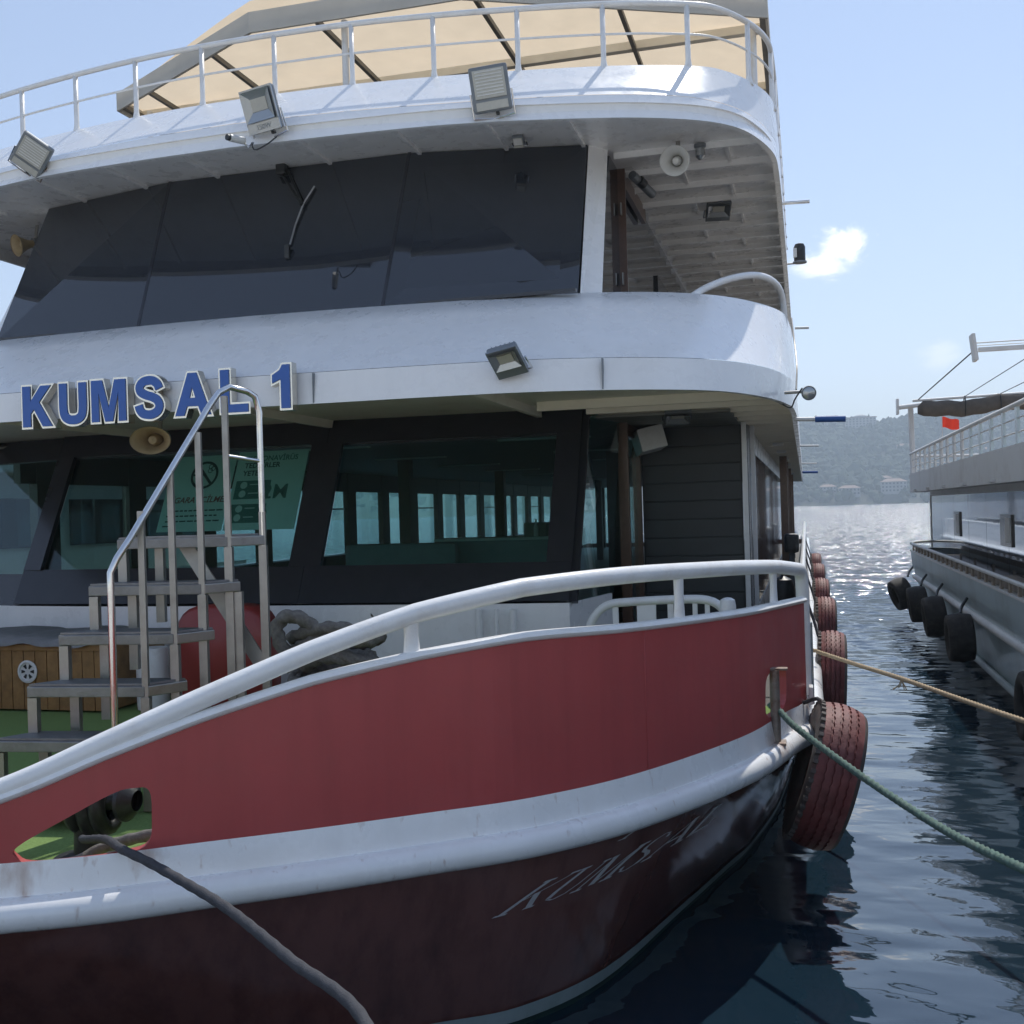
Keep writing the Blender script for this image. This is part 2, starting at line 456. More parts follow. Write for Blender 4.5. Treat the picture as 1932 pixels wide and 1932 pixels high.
def tubev(pts, r, n=10, closed=False, twist=0.0, lobes=0, lobe=0.0, flat=1.0):
    P = [Vector(p) for p in pts]
    k = len(P); V = []; F = []
    rad = r if hasattr(r, '__len__') else [r] * k
    T = []
    for i in range(k):
        if closed: d = P[(i + 1) % k] - P[(i - 1) % k]
        else: d = P[min(i + 1, k - 1)] - P[max(i - 1, 0)]
        T.append(d.normalized())
    x = T[0].cross(Vector((0, 0, 1)))
    if x.length < 0.05: x = T[0].cross(Vector((0, 1, 0)))
    x.normalize()
    s = 0.0
    for i in range(k):
        x = (x - T[i] * x.dot(T[i])).normalized()
        y = T[i].cross(x)
        if i: s += (P[i] - P[i - 1]).length
        for j in range(n):
            a = 2 * math.pi * j / n
            q = rad[i] * (1 + lobe * math.cos(lobes * (a - twist * s))) if lobes else rad[i]
            V.append(P[i] + x * (q * math.cos(a)) + y * (q * math.sin(a) * flat))
    for i in range(k if closed else k - 1):
        for j in range(n):
            a = i * n + j; b = i * n + (j + 1) % n
            i2 = (i + 1) % k
            F.append((a, b, i2 * n + (j + 1) % n, i2 * n + j))
    if not closed:
        F.append(tuple(range(n))[::-1]); F.append(tuple(range((k - 1) * n, k * n)))
    return V, F

def tube(name, pts, r, m, parent=None, n=10, closed=False, local=False, **kw):
    V, F = tubev(pts, r, n, closed, **kw)
    return obj(name, V, F, m, parent, True, local=local, sharp=50)

def lathe(name, prof, m, parent=None, n=24, axis='Z', loc=(0, 0, 0), M=None, local=False, sharp=35):
    """prof: list of (radius, height) turned round an axis"""
    V = []; F = []
    k = len(prof)
    for j in range(n):
        a = 2 * math.pi * j / n
        for (r, h) in prof:
            p = Vector((r * math.cos(a), r * math.sin(a), h))
            if axis == 'X': p = Vector((h, p.x, p.y))
            if axis == 'Y': p = Vector((p.x, h, p.y))
            if M is not None: p = M @ p
            V.append(p + Vector(loc))
    for j in range(n):
        for i in range(k - 1):
            a = j * k + i; b = ((j + 1) % n) * k + i
            F.append((a, b, b + 1, a + 1))
    return obj(name, V, F, m, parent, True, local=local, sharp=sharp)

def join(*vf):
    V = []; F = []
    for v, f in vf:
        o = len(V); V += list(v); F += [[i + o for i in q] for q in f]
    return V, F

def copy_tree(o, parent=None):
    c = o.copy(); col.objects.link(c); c.parent = parent
    for ch in list(o.children): copy_tree(ch, c)
    return c

def text_mesh(body, size, extrude=0.0, offset=0.0, shear=0.0, align='CENTER'):
    cu = bpy.data.curves.new('lettering', 'FONT')
    cu.body = body; cu.size = size; cu.extrude = extrude; cu.offset = offset; cu.shear = shear
    cu.align_x = align; cu.resolution_u = 4
    o = bpy.data.objects.new('lettering', cu)
    col.objects.link(o)
    bpy.context.view_layer.update()
    dg = bpy.context.evaluated_depsgraph_get()
    me = bpy.data.meshes.new_from_object(o.evaluated_get(dg))
    V = [v.co.copy() for v in me.vertices]; F = [list(p.vertices) for p in me.polygons]
    bpy.data.objects.remove(o); bpy.data.curves.remove(cu); bpy.data.meshes.remove(me)
    return V, F

def fill_loops(loops):
    """triangulated fill of 2-D loops (outer first, then holes)"""
    bm = bmesh.new(); es = []
    for lp_ in loops:
        vs_ = [bm.verts.new((p_[0], p_[1], 0)) for p_ in lp_]
        es += [bm.edges.new((vs_[i], vs_[(i + 1) % len(vs_)])) for i in range(len(vs_))]
    bmesh.ops.triangle_fill(bm, use_beauty=True, edges=es)
    bm.verts.index_update()
    V = [v.co.copy() for v in bm.verts]; F = [[v.index for v in f.verts] for f in bm.faces]
    bm.free(); return V, F
def inflate(loop, d):
    """mitre offset of a closed loop; positive grows a counter-clockwise loop"""
    k = len(loop); out = []
    for i in range(k):
        p0, p1, p2 = [np.array(loop[(i + j) % k], float) for j in (-1, 0, 1)]
        a = (p1 - p0) / (np.linalg.norm(p1 - p0) + 1e-9); b_ = (p2 - p1) / (np.linalg.norm(p2 - p1) + 1e-9)
        n1 = np.array([a[1], -a[0]]); n2 = np.array([b_[1], -b_[0]]); n = n1 + n2
        L = np.linalg.norm(n); n = n / (L + 1e-9); k_ = 1.0 / max(0.45, n.dot(n1))
        out.append(p1 + n * d * k_)
    return out
def ribbon(pts, w, n=28):
    c_ = catmull(pts, n); g = np.gradient(c_, axis=0); g /= np.linalg.norm(g, axis=1, keepdims=True)
    nn = np.stack([g[:, 1], -g[:, 0]], 1) * w / 2
    return list(c_ + nn) + list((c_ - nn)[::-1])
def ccw(lp_):
    a = sum(lp_[i][0] * lp_[(i + 1) % len(lp_)][1] - lp_[(i + 1) % len(lp_)][0] * lp_[i][1] for i in range(len(lp_)))
    return list(lp_) if a > 0 else list(lp_)[::-1]
BOLD = {
 'K': [[(0, 0), (.21, 0), (.21, .32), (.32, .45), (.58, 0), (.83, 0), (.46, .60), (.80, 1), (.53, 1), (.21, .60), (.21, 1), (0, 1)]],
 'U': [ribbon([(.10, 1), (.10, .7), (.10, .4), (.14, .2), (.26, .11), (.38, .095), (.50, .11), (.62, .2), (.66, .4), (.66, .7), (.66, 1)], .20, 40)],
 'M': [[(0, 0), (.19, 0), (.19, .74), (.38, 0), (.57, 0), (.76, .74), (.76, 0), (.95, 0), (.95, 1), (.66, 1), (.475, .30), (.29, 1), (0, 1)]],
 'S': [ribbon([(.66, .71), (.61, .82), (.50, .90), (.37, .915), (.22, .88), (.125, .77), (.15, .65), (.28, .57), (.46, .51), (.60, .43), (.66, .29), (.60, .16), (.46, .09), (.34, .085), (.20, .12), (.12, .21), (.09, .31)], .19, 60)],
 'A': [[(0, 0), (.22, 0), (.30, .22), (.62, .22), (.70, 0), (.93, 0), (.57, 1), (.355, 1)], [(.365, .40), (.46, .70), (.555, .40)]],
 'L': [[(0, 0), (.70, 0), (.70, .17), (.21, .17), (.21, 1), (0, 1)]],
 '1': [[(.24, 0), (.45, 0), (.45, 1), (.28, 1), (.21, .88), (.02, .77), (.02, .60), (.24, .69)]],
}
def bold_letter(ch, size, grow, depth):
    """solid letter: front face at y 0, body going back by depth"""
    loops = []
    for i, lp_ in enumerate(BOLD[ch]):
        lp_ = ccw([(p_[0] * size, p_[1] * size) for p_ in lp_])
        loops.append(inflate(lp_, grow if i == 0 else -grow))
    V2, F2 = fill_loops(loops)
    V = [Vector((v.x, 0, v.y)) for v in V2]; F = list(F2)
    for lp_ in loops:
        o_ = len(V); k = len(lp_)
        V += [Vector((p_[0], 0, p_[1])) for p_ in lp_] + [Vector((p_[0], depth, p_[1])) for p_ in lp_]
        F += [(o_ + i, o_ + (i + 1) % k, o_ + k + (i + 1) % k, o_ + k + i) for i in range(k)]
    return V, F
# ================================================================== the setting
def structure(o):
    o['kind'] = 'structure'
    return o

# water: one sheet to the far shore, rippled
m = bpy.data.materials.new('harbour_water'); m.use_nodes = True
t = m.node_tree; b = t.nodes['Principled BSDF']
b.inputs['Base Color'].default_value = (0.010, 0.026, 0.042, 1)
b.inputs['IOR'].default_value = 2.0
geo = t.nodes.new('ShaderNodeNewGeometry')
def wave(sx, sy, detail, amp, rot=0.0, rgh=0.5, dist=0.4):
    mp = t.nodes.new('ShaderNodeMapping'); mp.inputs['Scale'].default_value = (sx, sy, 1); mp.inputs['Rotation'].default_value = (0, 0, rot)
    t.links.new(geo.outputs['Position'], mp.inputs[0])
    n = t.nodes.new('ShaderNodeTexNoise'); n.inputs['Scale'].default_value = 1.0; n.inputs['Detail'].default_value = detail
    n.inputs['Roughness'].default_value = rgh; n.inputs['Distortion'].default_value = dist
    t.links.new(mp.outputs[0], n.inputs['Vector'])
    mu = t.nodes.new('ShaderNodeMath'); mu.operation = 'MULTIPLY'; mu.inputs[1].default_value = amp
    t.links.new(n.outputs[0], mu.inputs[0])
    return mu.outputs[0]
h1 = wave(0.7, 1.35, 1, 0.060, 0.25, 0.4)
h2 = wave(2.2, 4.0, 1, 0.0125, -0.3, 0.4)
h3 = wave(7.0, 9.0, 2, 0.0014, 0.5)
# open water beyond the moored boats carries a choppier sea
sp = t.nodes.new('ShaderNodeSeparateXYZ'); t.links.new(geo.outputs['Position'], sp.inputs[0])
mr = t.nodes.new('ShaderNodeMapRange'); mr.inputs[1].default_value = 18; mr.inputs[2].default_value = 60; mr.inputs[3].default_value = 0.0; mr.inputs[4].default_value = 1.0
t.links.new(sp.outputs[1], mr.inputs[0])
h4 = wave(0.5, 1.0, 4, 0.30, 0.15, 0.6)
mrr = t.nodes.new('ShaderNodeMapRange'); mrr.inputs[1].default_value = 15; mrr.inputs[2].default_value = 120; mrr.inputs[3].default_value = 0.04; mrr.inputs[4].default_value = 0.14
t.links.new(sp.outputs[1], mrr.inputs[0]); t.links.new(mrr.outputs[0], b.inputs['Roughness'])
mu = t.nodes.new('ShaderNodeMath'); mu.operation = 'MULTIPLY'; t.links.new(h4, mu.inputs[0]); t.links.new(mr.outputs[0], mu.inputs[1])
def add(a, c):
    n = t.nodes.new('ShaderNodeMath'); n.operation = 'ADD'; t.links.new(a, n.inputs[0]); t.links.new(c, n.inputs[1]); return n.outputs[0]
bp = t.nodes.new('ShaderNodeBump'); bp.inputs['Strength'].default_value = 1.0; bp.inputs['Distance'].default_value = 1.0
t.links.new(add(add(add(h1, h2), h3), mu.outputs[0]), bp.inputs['Height'])
# steep little facets of the open water that catch the sun
def facets(scale, amp, w):
    mp = t.nodes.new('ShaderNodeMapping'); mp.inputs['Scale'].default_value = (scale, scale * 1.9, 1); t.links.new(geo.outputs['Position'], mp.inputs[0])
    n = t.nodes.new('ShaderNodeTexNoise'); n.inputs['Scale'].default_value = 1.0; n.inputs['Detail'].default_value = 3; n.inputs['Roughness'].default_value = 0.6
    t.links.new(mp.outputs[0], n.inputs['Vector'])
    a = t.nodes.new('ShaderNodeVectorMath'); a.operation = 'SUBTRACT'; t.links.new(n.outputs['Color'], a.inputs[0]); a.inputs[1].default_value = (0.5, 0.5, 0.5)
    c_ = t.nodes.new('ShaderNodeVectorMath'); c_.operation = 'MULTIPLY'; t.links.new(a.outputs[0], c_.inputs[0]); c_.inputs[1].default_value = (amp, amp * 2.2, 0)
    d_ = t.nodes.new('ShaderNodeVectorMath'); d_.operation = 'SCALE'; t.links.new(c_.outputs[0], d_.inputs[0]); t.links.new(w, d_.inputs['Scale'])
    return d_.outputs[0]
mf = t.nodes.new('ShaderNodeMapRange'); mf.inputs[1].default_value = 13; mf.inputs[2].default_value = 42; mf.inputs[3].default_value = 0.0; mf.inputs[4].default_value = 1.0
t.links.new(sp.outputs[1], mf.inputs[0])
va = t.nodes.new('ShaderNodeVectorMath'); va.operation = 'ADD'; t.links.new(bp.outputs[0], va.inputs[0]); t.links.new(facets(2.2, 2.3, mf.outputs[0]), va.inputs[1])
vn = t.nodes.new('ShaderNodeVectorMath'); vn.operation = 'NORMALIZE'; t.links.new(va.outputs[0], vn.inputs[0])
t.links.new(vn.outputs[0], b.inputs['Normal'])
WATER = m
structure(obj('water', [(-3000, -300, -0.08), (3000, -300, -0.08), (3000, 3000, -0.08), (-3000, 3000, -0.08)], [(0, 1, 2, 3)], WATER))

# the quay the picture is taken from
structure(box('quay', (0, -18.9, 0.85), (120, 40, 0.3), CONC, bev=0.04))
structure(box('quay_wall', (0, -18.95, -0.65), (120, 39.9, 2.66), QWALL))

# far shore: a wooded hillside
rng = np.random.default_rng(5)
def fnoise(x, y, s, seed):
    r = np.random.default_rng(seed); x = np.asarray(x, float); y = np.asarray(y, float); out = np.zeros_like(x)
    for k in range(7):
        a = r.uniform(0, 6.28); f = s * r.uniform(0.6, 1.9); p = r.uniform(0, 6.28)
        out += np.sin((x * math.cos(a) + y * math.sin(a)) * f + p) / (1 + 0.35 * k)
    return out / 3.0
def hill_h(x, y):
    shore = 1000 + 14 * fnoise(x, y * 0, 0.012, 2)
    tt = np.clip((y - shore) / 300.0, 0, 1)
    ridge = 84 + 13 * fnoise(x, y * 0, 0.006, 8) + 5 * fnoise(x, y, 0.03, 4) + 14 * np.clip((x - 60) / 200, -0.6, 1)
    prof = 0.07 * np.clip((y - shore) / 25.0, 0, 1) + 0.93 * (tt ** 1.15)
    return ridge * prof * (1 - 0.12 * np.clip((y - shore - 300) / 300, 0, 1)) + 3 * fnoise(x, y, 0.05, 14) * tt - 1.5 * (1 - np.clip((y - shore) / 6, 0, 1))
xs = np.concatenate([np.linspace(-1500, -260, 60), np.linspace(-240, 520, 130), np.linspace(540, 1500, 45)])
ys = np.concatenate([np.linspace(960, 1310, 60), np.linspace(1325, 1650, 14)])
GX, GY = np.meshgrid(xs, ys)
GZ = hill_h(GX, GY)
nx, ny = len(xs), len(ys)
V = np.stack([GX.ravel(), GY.ravel(), GZ.ravel()], 1)
F = [(j * nx + i, j * nx + i + 1, (j + 1) * nx + i + 1, (j + 1) * nx + i) for j in range(ny - 1) for i in range(nx - 1)]
structure(obj('hill', V, F, HILLM, smooth=True))

# trees on the slope: thousands of crowns that read as one wood
bm = bmesh.new(); bmesh.ops.create_icosphere(bm, subdivisions=1, radius=1.0)
bm.verts.index_update()
tv = np.array([v.co for v in bm.verts]); tf = np.array([[v.index for v in f.verts] for f in bm.faces]); bm.free()
N = 5200
px = np.where(rng.random(N) < 0.8, rng.uniform(-60, 330, N), rng.uniform(-900, 900, N))
py = 1003 + 320 * rng.random(N) ** 0.8
clear = fnoise(px, py, 0.045, 31)
keep = clear > -0.75
px, py = px[keep], py[keep]
pz = hill_h(px, py)
VV = []; FF = []
for i in range(len(px)):
    r = rng.uniform(2.6, 6.2) * (0.8 if py[i] < 1040 else 1.0)
    hgt = r * rng.uniform(0.8, 1.35)
    if rng.random() < 0.05: r *= 0.45; hgt *= 1.3
    jit = 1 + 0.42 * np.sin(tv @ rng.normal(0, 3.2, (3, 1)) + rng.uniform(0, 6)) * rng.uniform(0.4, 0.9)
    p = tv * jit * np.array([r, r, hgt]) + rng.normal(0, 0.09, tv.shape) * r
    VV.append(p + np.array([px[i], py[i], pz[i] + hgt * 0.55])); FF.append(tf + i * len(tv))
VV = np.concatenate(VV); FF = np.concatenate(FF)
me = bpy.data.meshes.new('wood'); me.from_pydata(VV.tolist(), [], FF.tolist()); me.materials.append(TREEM)
wood = bpy.data.objects.new('wood', me); col.objects.link(wood)
tag(wood, 'hazy dark wood covering the hillside on the far shore', 'wood', kind='stuff')

# houses on the far shore, each its own building
def far_house(x, y, w, d, h, rows, cols, label, roof='hip', wallm=HOUSEW, roofm=HOUSER, lift=0.0, rz=0.0):
    w, d, h = w * 0.72, d * 0.72, h * 0.72
    z = float(hill_h(np.array([x]), np.array([y]))[0]) + lift
    e = empty('shore_house', (x, y, z - 2), label, 'house', 'houses on the far shore')
    box('wall', (0, 0, h / 2 + 1), (w, d, h + 2), wallm, e, local=True)
    zt = h + 2
    ov = 0.9
    if roof == 'hip':
        k = min(w, d) * 0.5
        V = [(-w/2-ov, -d/2-ov, zt), (w/2+ov, -d/2-ov, zt), (w/2+ov, d/2+ov, zt), (-w/2-ov, d/2+ov, zt),
             (-w/2+k*0.9, 0, zt + k*0.5), (w/2-k*0.9, 0, zt + k*0.5)]
        obj('roof', V, [(0,1,5,4), (1,2,5), (2,3,4,5), (3,0,4), (3,2,1,0)], roofm, e, local=True)
    elif roof == 'dome':
        box('roof', (0, 0, zt + 0.5), (w + 1.5, d + 1.5, 1.0), roofm, e, local=True)
        lathe('dome', [(w*0.26, zt+1), (w*0.24, zt+2.2), (w*0.14, zt+3.4), (0.01, zt+4.2)], wallm, e, n=16, local=True)
    else:
        box('roof', (0, 0, zt + 0.35), (w + 1.0, d + 1.0, 0.7), roofm, e, local=True)
    wn_ = None
    for r in range(rows):
        for c_ in range(cols):
            cx = -w/2 + w * (c_ + 0.5) / cols; cz = 2 + h * (r + 0.52) / rows
            if wn_ is None:
                wn_ = box('window', (0, 0, 0), (w / cols * 0.5, 0.3, h / rows * 0.5), HOUSEG, e, local=True); q = wn_
            else:
                q = wn_.copy(); col.objects.link(q); q.parent = e
            q.location = (cx, -d / 2 - 0.05, cz)
    e.rotation_euler.z = rz
far_house(38, 1018, 26, 14, 9, 2, 6, 'pale villa at the waterline just beside the ferry side', wallm=HOUSEW)
far_house(76, 1022, 30, 16, 13, 3, 7, 'largest pale waterside villa with a wide hipped roof')
far_house(70, 1050, 18, 12, 7, 2, 4, 'small pale house with a tiled roof above the waterside villa', lift=1)
far_house(118, 1016, 16, 9, 5, 1, 4, 'low pale boathouse at the waterline between the two boats', roof='hip', roofm=HOUSEW)
far_house(128, 1062, 34, 12, 7, 2, 8, 'long pale house row on the lower slope between the boats', roof='flat', roofm=HOUSEW)
far_house(20, 1024, 20, 12, 8, 2, 5, 'pale house at the waterline half hidden by the ferry stern')
far_house(62, 1282, 46, 20, 15, 4, 9, 'broad block with a domed roof on the ridge', roof='dome', lift=3)
far_house(30, 1285, 20, 16, 17, 5, 4, 'tall narrow block on the ridge beside the domed building', roof='flat', lift=2)
far_house(10, 1270, 18, 14, 10, 3, 4, 'small flat block on the ridge nearest the ferry', roof='flat', lift=2)
far_house(205, 1296, 40, 18, 10, 3, 8, 'long low block on the ridge under the furled awning', roof='hip', lift=4)
far_house(262, 1290, 36, 14, 7, 2, 7, 'white flat roofed block on the ridge behind the railing', roof='flat', lift=5, roofm=HOUSEW)
far_house(100, 1180, 24, 12, 7, 2, 5, 'solitary pale house among the trees halfway up the slope', roof='hip')
far_house(170, 1150, 22, 12, 7, 2, 5, 'pale house in the trees beside the white mast', roof='hip')

# ================================================================== the ferry
CX = -4.8
def mirx(a):
    a = np.array(a, float).copy(); a[..., 0] = 2 * CX - a[..., 0]; return a
PER = 6
def full(half, z=None):
    a = index_curve(half, PER)
    f = np.concatenate([mirx(a)[::-1], a[1:]])
    if z is not None:
        zz = np.full((len(f), 1), z) if not hasattr(z, '__len__') else np.array(z).reshape(-1, 1)
        f = np.concatenate([f, zz], 1)
    return f
def offset_plan(c, d):
    """move a plan curve (left aft > bow > right aft) outwards by d"""
    g = np.gradient(c[:, :2], axis=0); g /= np.linalg.norm(g, axis=1, keepdims=True) + 1e-9
    n = np.stack([g[:, 1], -g[:, 0]], 1)
    o = c.copy(); o[:, :2] += n * d
    return o

ferry = empty('passenger_ferry', (CX, 8, 0), 'red and white three deck passenger ferry moored bow on', 'ferry')

HB = [(-4.8,3.1),(-3.9,3.25),(-3.11,3.61),(-2.76,3.79),(-2.44,4.01),(-2.06,4.27),(-1.68,4.56),(-1.27,4.89),(-.86,5.41),(-.39,6.36),(-.17,7.12),(-.03,7.66),(-.01,9.2),(0.0,12),(0.0,24),(0,48)]
HW = [(-4.8,3.95),(-3.95,4.05),(-3.2,4.3),(-2.85,4.42),(-2.5,4.55),(-2.1,4.72),(-1.76,4.92),(-1.44,5.14),(-1.12,5.66),(-.82,6.75),(-.62,7.5),(-.48,8.05),(-.28,9.4),(-.18,12),(-.15,24),(-.15,48)]
b2 = full(HB); w2 = full(HW)
def hrow(k, z, out=0.0):
    r = b2 * (1 - k) + w2 * k
    r = np.concatenate([r, np.full((len(r), 1), z)], 1)
    return offset_plan(r, out) if out else r
rows = [hrow(0.0, 0.93), hrow(0.14, 0.78), hrow(0.36, 0.55), hrow(0.60, 0.32), hrow(0.85, 0.09), hrow(1.0, -0.05)]
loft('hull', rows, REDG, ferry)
loft('hull_bottom', [hrow(1.0, -0.05), hrow(1.08, -0.35), hrow(1.3, -0.9)], ANTI, ferry)
sr = [hrow(0.905, 0.035, 0.008), hrow(0.995, -0.045, 0.008)]
loft('waterline_stripe', sr, STRIPE, ferry)
loft('sheer_strip', [hrow(0, 1.12), hrow(0, 1.02, 0.02), hrow(0, 0.93, 0.03)], STRIPW, ferry)
rr = hrow(0, 0.925, 0.035)
tube('rub_rail', rr, 0.068, STRIPW, ferry, n=14)
transom = [(2*CX - 0.0, 48, 0.93), (0, 48, 0.93), (-.15, 48, -0.3), (2*CX + .15, 48, -0.3)]
obj('transom', transom, [(0, 1, 2, 3)], REDG, ferry)

# foredeck turf and after deck
def deck_sheet(name, z, y0, y1, inset, m_):
    a = offset_plan(np.concatenate([b2 * 0.76 + w2 * 0.24, np.zeros((len(b2), 1))], 1), -inset)
    h = a[len(a) // 2:]
    sel = [(p[0], p[1]) for p in h if y0 <= p[1] <= y1]
    if y0 > 4: sel = [(np.interp(y0, h[:, 1], h[:, 0]), y0)] + sel
    sel += [(np.interp(y1, h[:, 1], h[:, 0]), y1)]
    V = []; F = []
    for i, (x, y) in enumerate(sel):
        V += [(x, y, z), (2 * CX - x, y, z)]
        if i: F.append((2*i-2, 2*i-1, 2*i+1, 2*i))
    return obj(name, V, F, m_, ferry)
deck_sheet('turf_deck', 0.75, 3, 9.4, 0.02, TURF)
deck_sheet('after_deck', 0.745, 9.4, 47.9, 0.02, FLOORM)

# bulwark: a solid red wall with two mooring openings cut in it
GZC = [1.16, 1.19, 1.37, 1.51, 1.63, 1.745, 1.815, 1.86, 1.845, 1.82, 1.80, 1.785]
hb = HB[:12]
gz = index_curve([(z, 0) for z in GZC], PER)[:, 0]
pl = index_curve(hb, PER)
def bul(side):
    p = pl if side > 0 else mirx(pl)
    q = np.gradient(p, axis=0); q /= np.linalg.norm(q, axis=1, keepdims=True)
    nrm = np.stack([q[:, 1], -q[:, 0]], 1) * (1 if side > 0 else -1)
    i_ = p - nrm * 0.05
    zt = gz
    lo = np.full(len(p), 1.122)
    def r3(a, z): return np.concatenate([a, z.reshape(-1, 1)], 1)
    return p, nrm, [r3(p, lo), r3(p, (lo + zt) / 2), r3(p, zt), r3(i_, zt), r3(i_, np.full(len(p), 1.0)), r3(p - nrm * 0.012, np.full(len(p), 1.0))]
def cut(o, cutters):
    for c_ in cutters:
        md = o.modifiers.new('opening', 'BOOLEAN'); md.object = c_; md.operation = 'DIFFERENCE'; md.solver = 'EXACT'
    bpy.context.view_layer.update()
    dg = bpy.context.evaluated_depsgraph_get()
    me = bpy.data.meshes.new_from_object(o.evaluated_get(dg))
    o.modifiers.clear()
    old = o.data; o.data = me; bpy.data.meshes.remove(old)
    for c_ in cutters: bpy.data.objects.remove(c_)
def rounded(poly, r=0.3, n=4):
    out = []
    k = len(poly)
    for i in range(k):
        p0, p1, p2 = [np.array(poly[j % k], float) for j in (i - 1, i, i + 1)]
        a = p1 + (p0 - p1) * r; c_ = p1 + (p2 - p1) * r
        for j in range(n + 1):
            t_ = j / n
            out.append((1-t_)**2 * a + 2*t_*(1-t_) * p1 + t_*t_ * c_)
    return out
def prism(name, poly3, nvec, d, m_):
    nvec = np.array(nvec, float)
    k = len(poly3)
    V = [np.array(p) + nvec * d for p in poly3] + [np.array(p) - nvec * d for p in poly3]
    F = [tuple(range(k)), tuple(range(2*k-1, k-1, -1))] + [(i, (i+1) % k, k + (i+1) % k, k + i) for i in range(k)]
    return obj(name, V, F, m_)
p, nrm, rws = bul(1)
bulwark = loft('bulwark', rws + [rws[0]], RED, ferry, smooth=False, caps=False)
# close both ends
bm = bmesh.new(); bm.from_mesh(bulwark.data); bmesh.ops.remove_doubles(bm, verts=bm.verts, dist=1e-5)
bmesh.ops.holes_fill(bm, edges=[e for e in bm.edges if e.is_boundary], sides=0); bmesh.ops.recalc_face_normals(bm, faces=bm.faces)
bm.to_mesh(bulwark.data); bm.free()
H1 = [(-3.085,3.62,1.17),(-3.03,3.65,1.105),(-2.76,3.79,1.108),(-2.615,3.89,1.13),(-2.61,3.89,1.375),(-2.72,3.82,1.375)]
H2 = [(-0.285,6.73,1.145),(-0.155,7.17,1.145),(-0.145,7.20,1.42),(-0.275,6.76,1.42)]
cut(bulwark, [prism('cut_a', rounded(H1, 0.28), (0.53, -0.85, 0), 0.25, RED), prism('cut_b', rounded(H2, 0.3), (0.96, -0.28, 0), 0.25, RED)])
p, nrm, rws = bul(-1)
bl = loft('bulwark', rws, RED, ferry, smooth=False)
for side in (1, -1):
    q = pl if side > 0 else mirx(pl)
    top = np.concatenate([q, (gz + 0.006).reshape(-1, 1)], 1)[2 * PER - 2:]
    top = offset_plan(top, -0.025 * side)
    tube('gunwale_cap', top, 0.05, RAILW, ferry, n=12, flat=0.5)

for fi in (8.1,):
    k_ = fi * PER; idx = range(len(pl))
    c0 = np.array([np.interp(k_, idx, pl[:, 0]), np.interp(k_, idx, pl[:, 1])]); d0 = np.array([np.interp(k_, idx, np.gradient(pl[:, 0])), np.interp(k_, idx, np.gradient(pl[:, 1]))]); d0 /= np.linalg.norm(d0)
    n0 = np.array([d0[1], -d0[0]]); z1 = float(np.interp(k_, idx, gz))
    a0 = c0 + n0 * 0.0005
    V, F = tubev([(a0[0], a0[1], 1.13), (a0[0], a0[1], (1.13 + z1) / 2), (a0[0], a0[1], z1 - 0.02)], 0.0025, 6)
    obj('weld_seam', V, F, RED, bulwark, True)
# bow rail on its posts
RZ = [1.16, 1.19, 1.405, 1.56, 1.71, 1.875, 2.01, 2.095, 2.115, 2.09, 2.05, 2.0]
rz = index_curve([(z, 0) for z in RZ], PER)[:, 0]
for side in (1, -1):
    q = pl if side > 0 else mirx(pl)
    line = np.concatenate([q, rz.reshape(-1, 1)], 1)
    line = offset_plan(line, -0.03 * side)[2 * PER - 3:]
    e_ = line[-1]
    tail = [e_ + np.array([0.012, 0.06, -0.02]), e_ + np.array([0.018, 0.10, -0.07]), e_ + np.array([0.02, 0.115, -0.16]), (e_[0] + 0.02, e_[1] + 0.12, 1.75), (e_[0] + 0.02, e_[1] + 0.12, 1.13)]
    if side < 0: tail = []
    rl = tube('bow_rail', list(line) + tail, 0.045, RAILW, ferry, n=14)
    for fi in (5.95, 8.44, 9.93):
        k_ = fi * PER
        def at(a): return np.array([np.interp(k_, range(len(q)), a[:, 0]), np.interp(k_, range(len(q)), a[:, 1])])
        g = at(q); zb = np.interp(k_, range(len(q)), gz); zt = np.interp(k_, range(len(q)), rz)
        d_ = at(np.gradient(q, axis=0)); d_ /= np.linalg.norm(d_); nn = np.array([d_[1], -d_[0]]) * side
        c_ = g - nn * 0.03
        V = []
        for (z, w) in ((zb - 0.01, 0.050), (zb + 0.02, 0.040), ((zb + zt) / 2, 0.034), (zt - 0.05, 0.036), (zt, 0.042)):
            ring = []
            for a in range(10):
                an = 2 * math.pi * a / 10
                ring.append((c_[0] + d_[0] * w * math.cos(an) + nn[0] * 0.62 * w * math.sin(an), c_[1] + d_[1] * w * math.cos(an) + nn[1] * 0.62 * w * math.sin(an), z))
            V.append(ring)
        loft('post', V, RAILW, rl, closed=True)

# after side bulwark with white capping
for side in (1, -1):
    f = (lambda x: x) if side > 0 else (lambda x: 2 * CX - x)
    box('side_bulwark', (f(-0.06), 28.3, 1.30), (0.06, 38.6, 0.64), WHITE, ferry)
    tube('side_cap', [(f(-0.06), 9.0, 1.64), (f(-0.06), 47.6, 1.64)], 0.04, RAILW, ferry)
    sp_ = tube('gate_post', [(f(-0.055), 8.98, 0.78), (f(-0.055), 8.98, 1.72)], 0.03, CHROME, ferry)

# mooring pin and lug at the shoulder
tube('fairlead_pin', [(-.215, 6.86, 0.985), (-.215, 6.86, 1.43)], 0.030, RUST, ferry, n=14)
box('pin_foot', (-.215, 6.86, 0.985), (0.12, 0.12, 0.02), RUST, ferry, bev=0.006)
box('pin_head', (-.215, 6.88, 1.437), (0.16, 0.06, 0.014), RUST, ferry, bev=0.004)
box('lug_plate', (0.0, 7.62, 1.155), (0.03, 0.12, 0.12), PLASTW, ferry, bev=0.01)
tube('fairlead_pin', [(0.0, 7.85, 1.05), (0.0, 7.85, 1.62)], 0.022, CHROME, ferry, n=12)

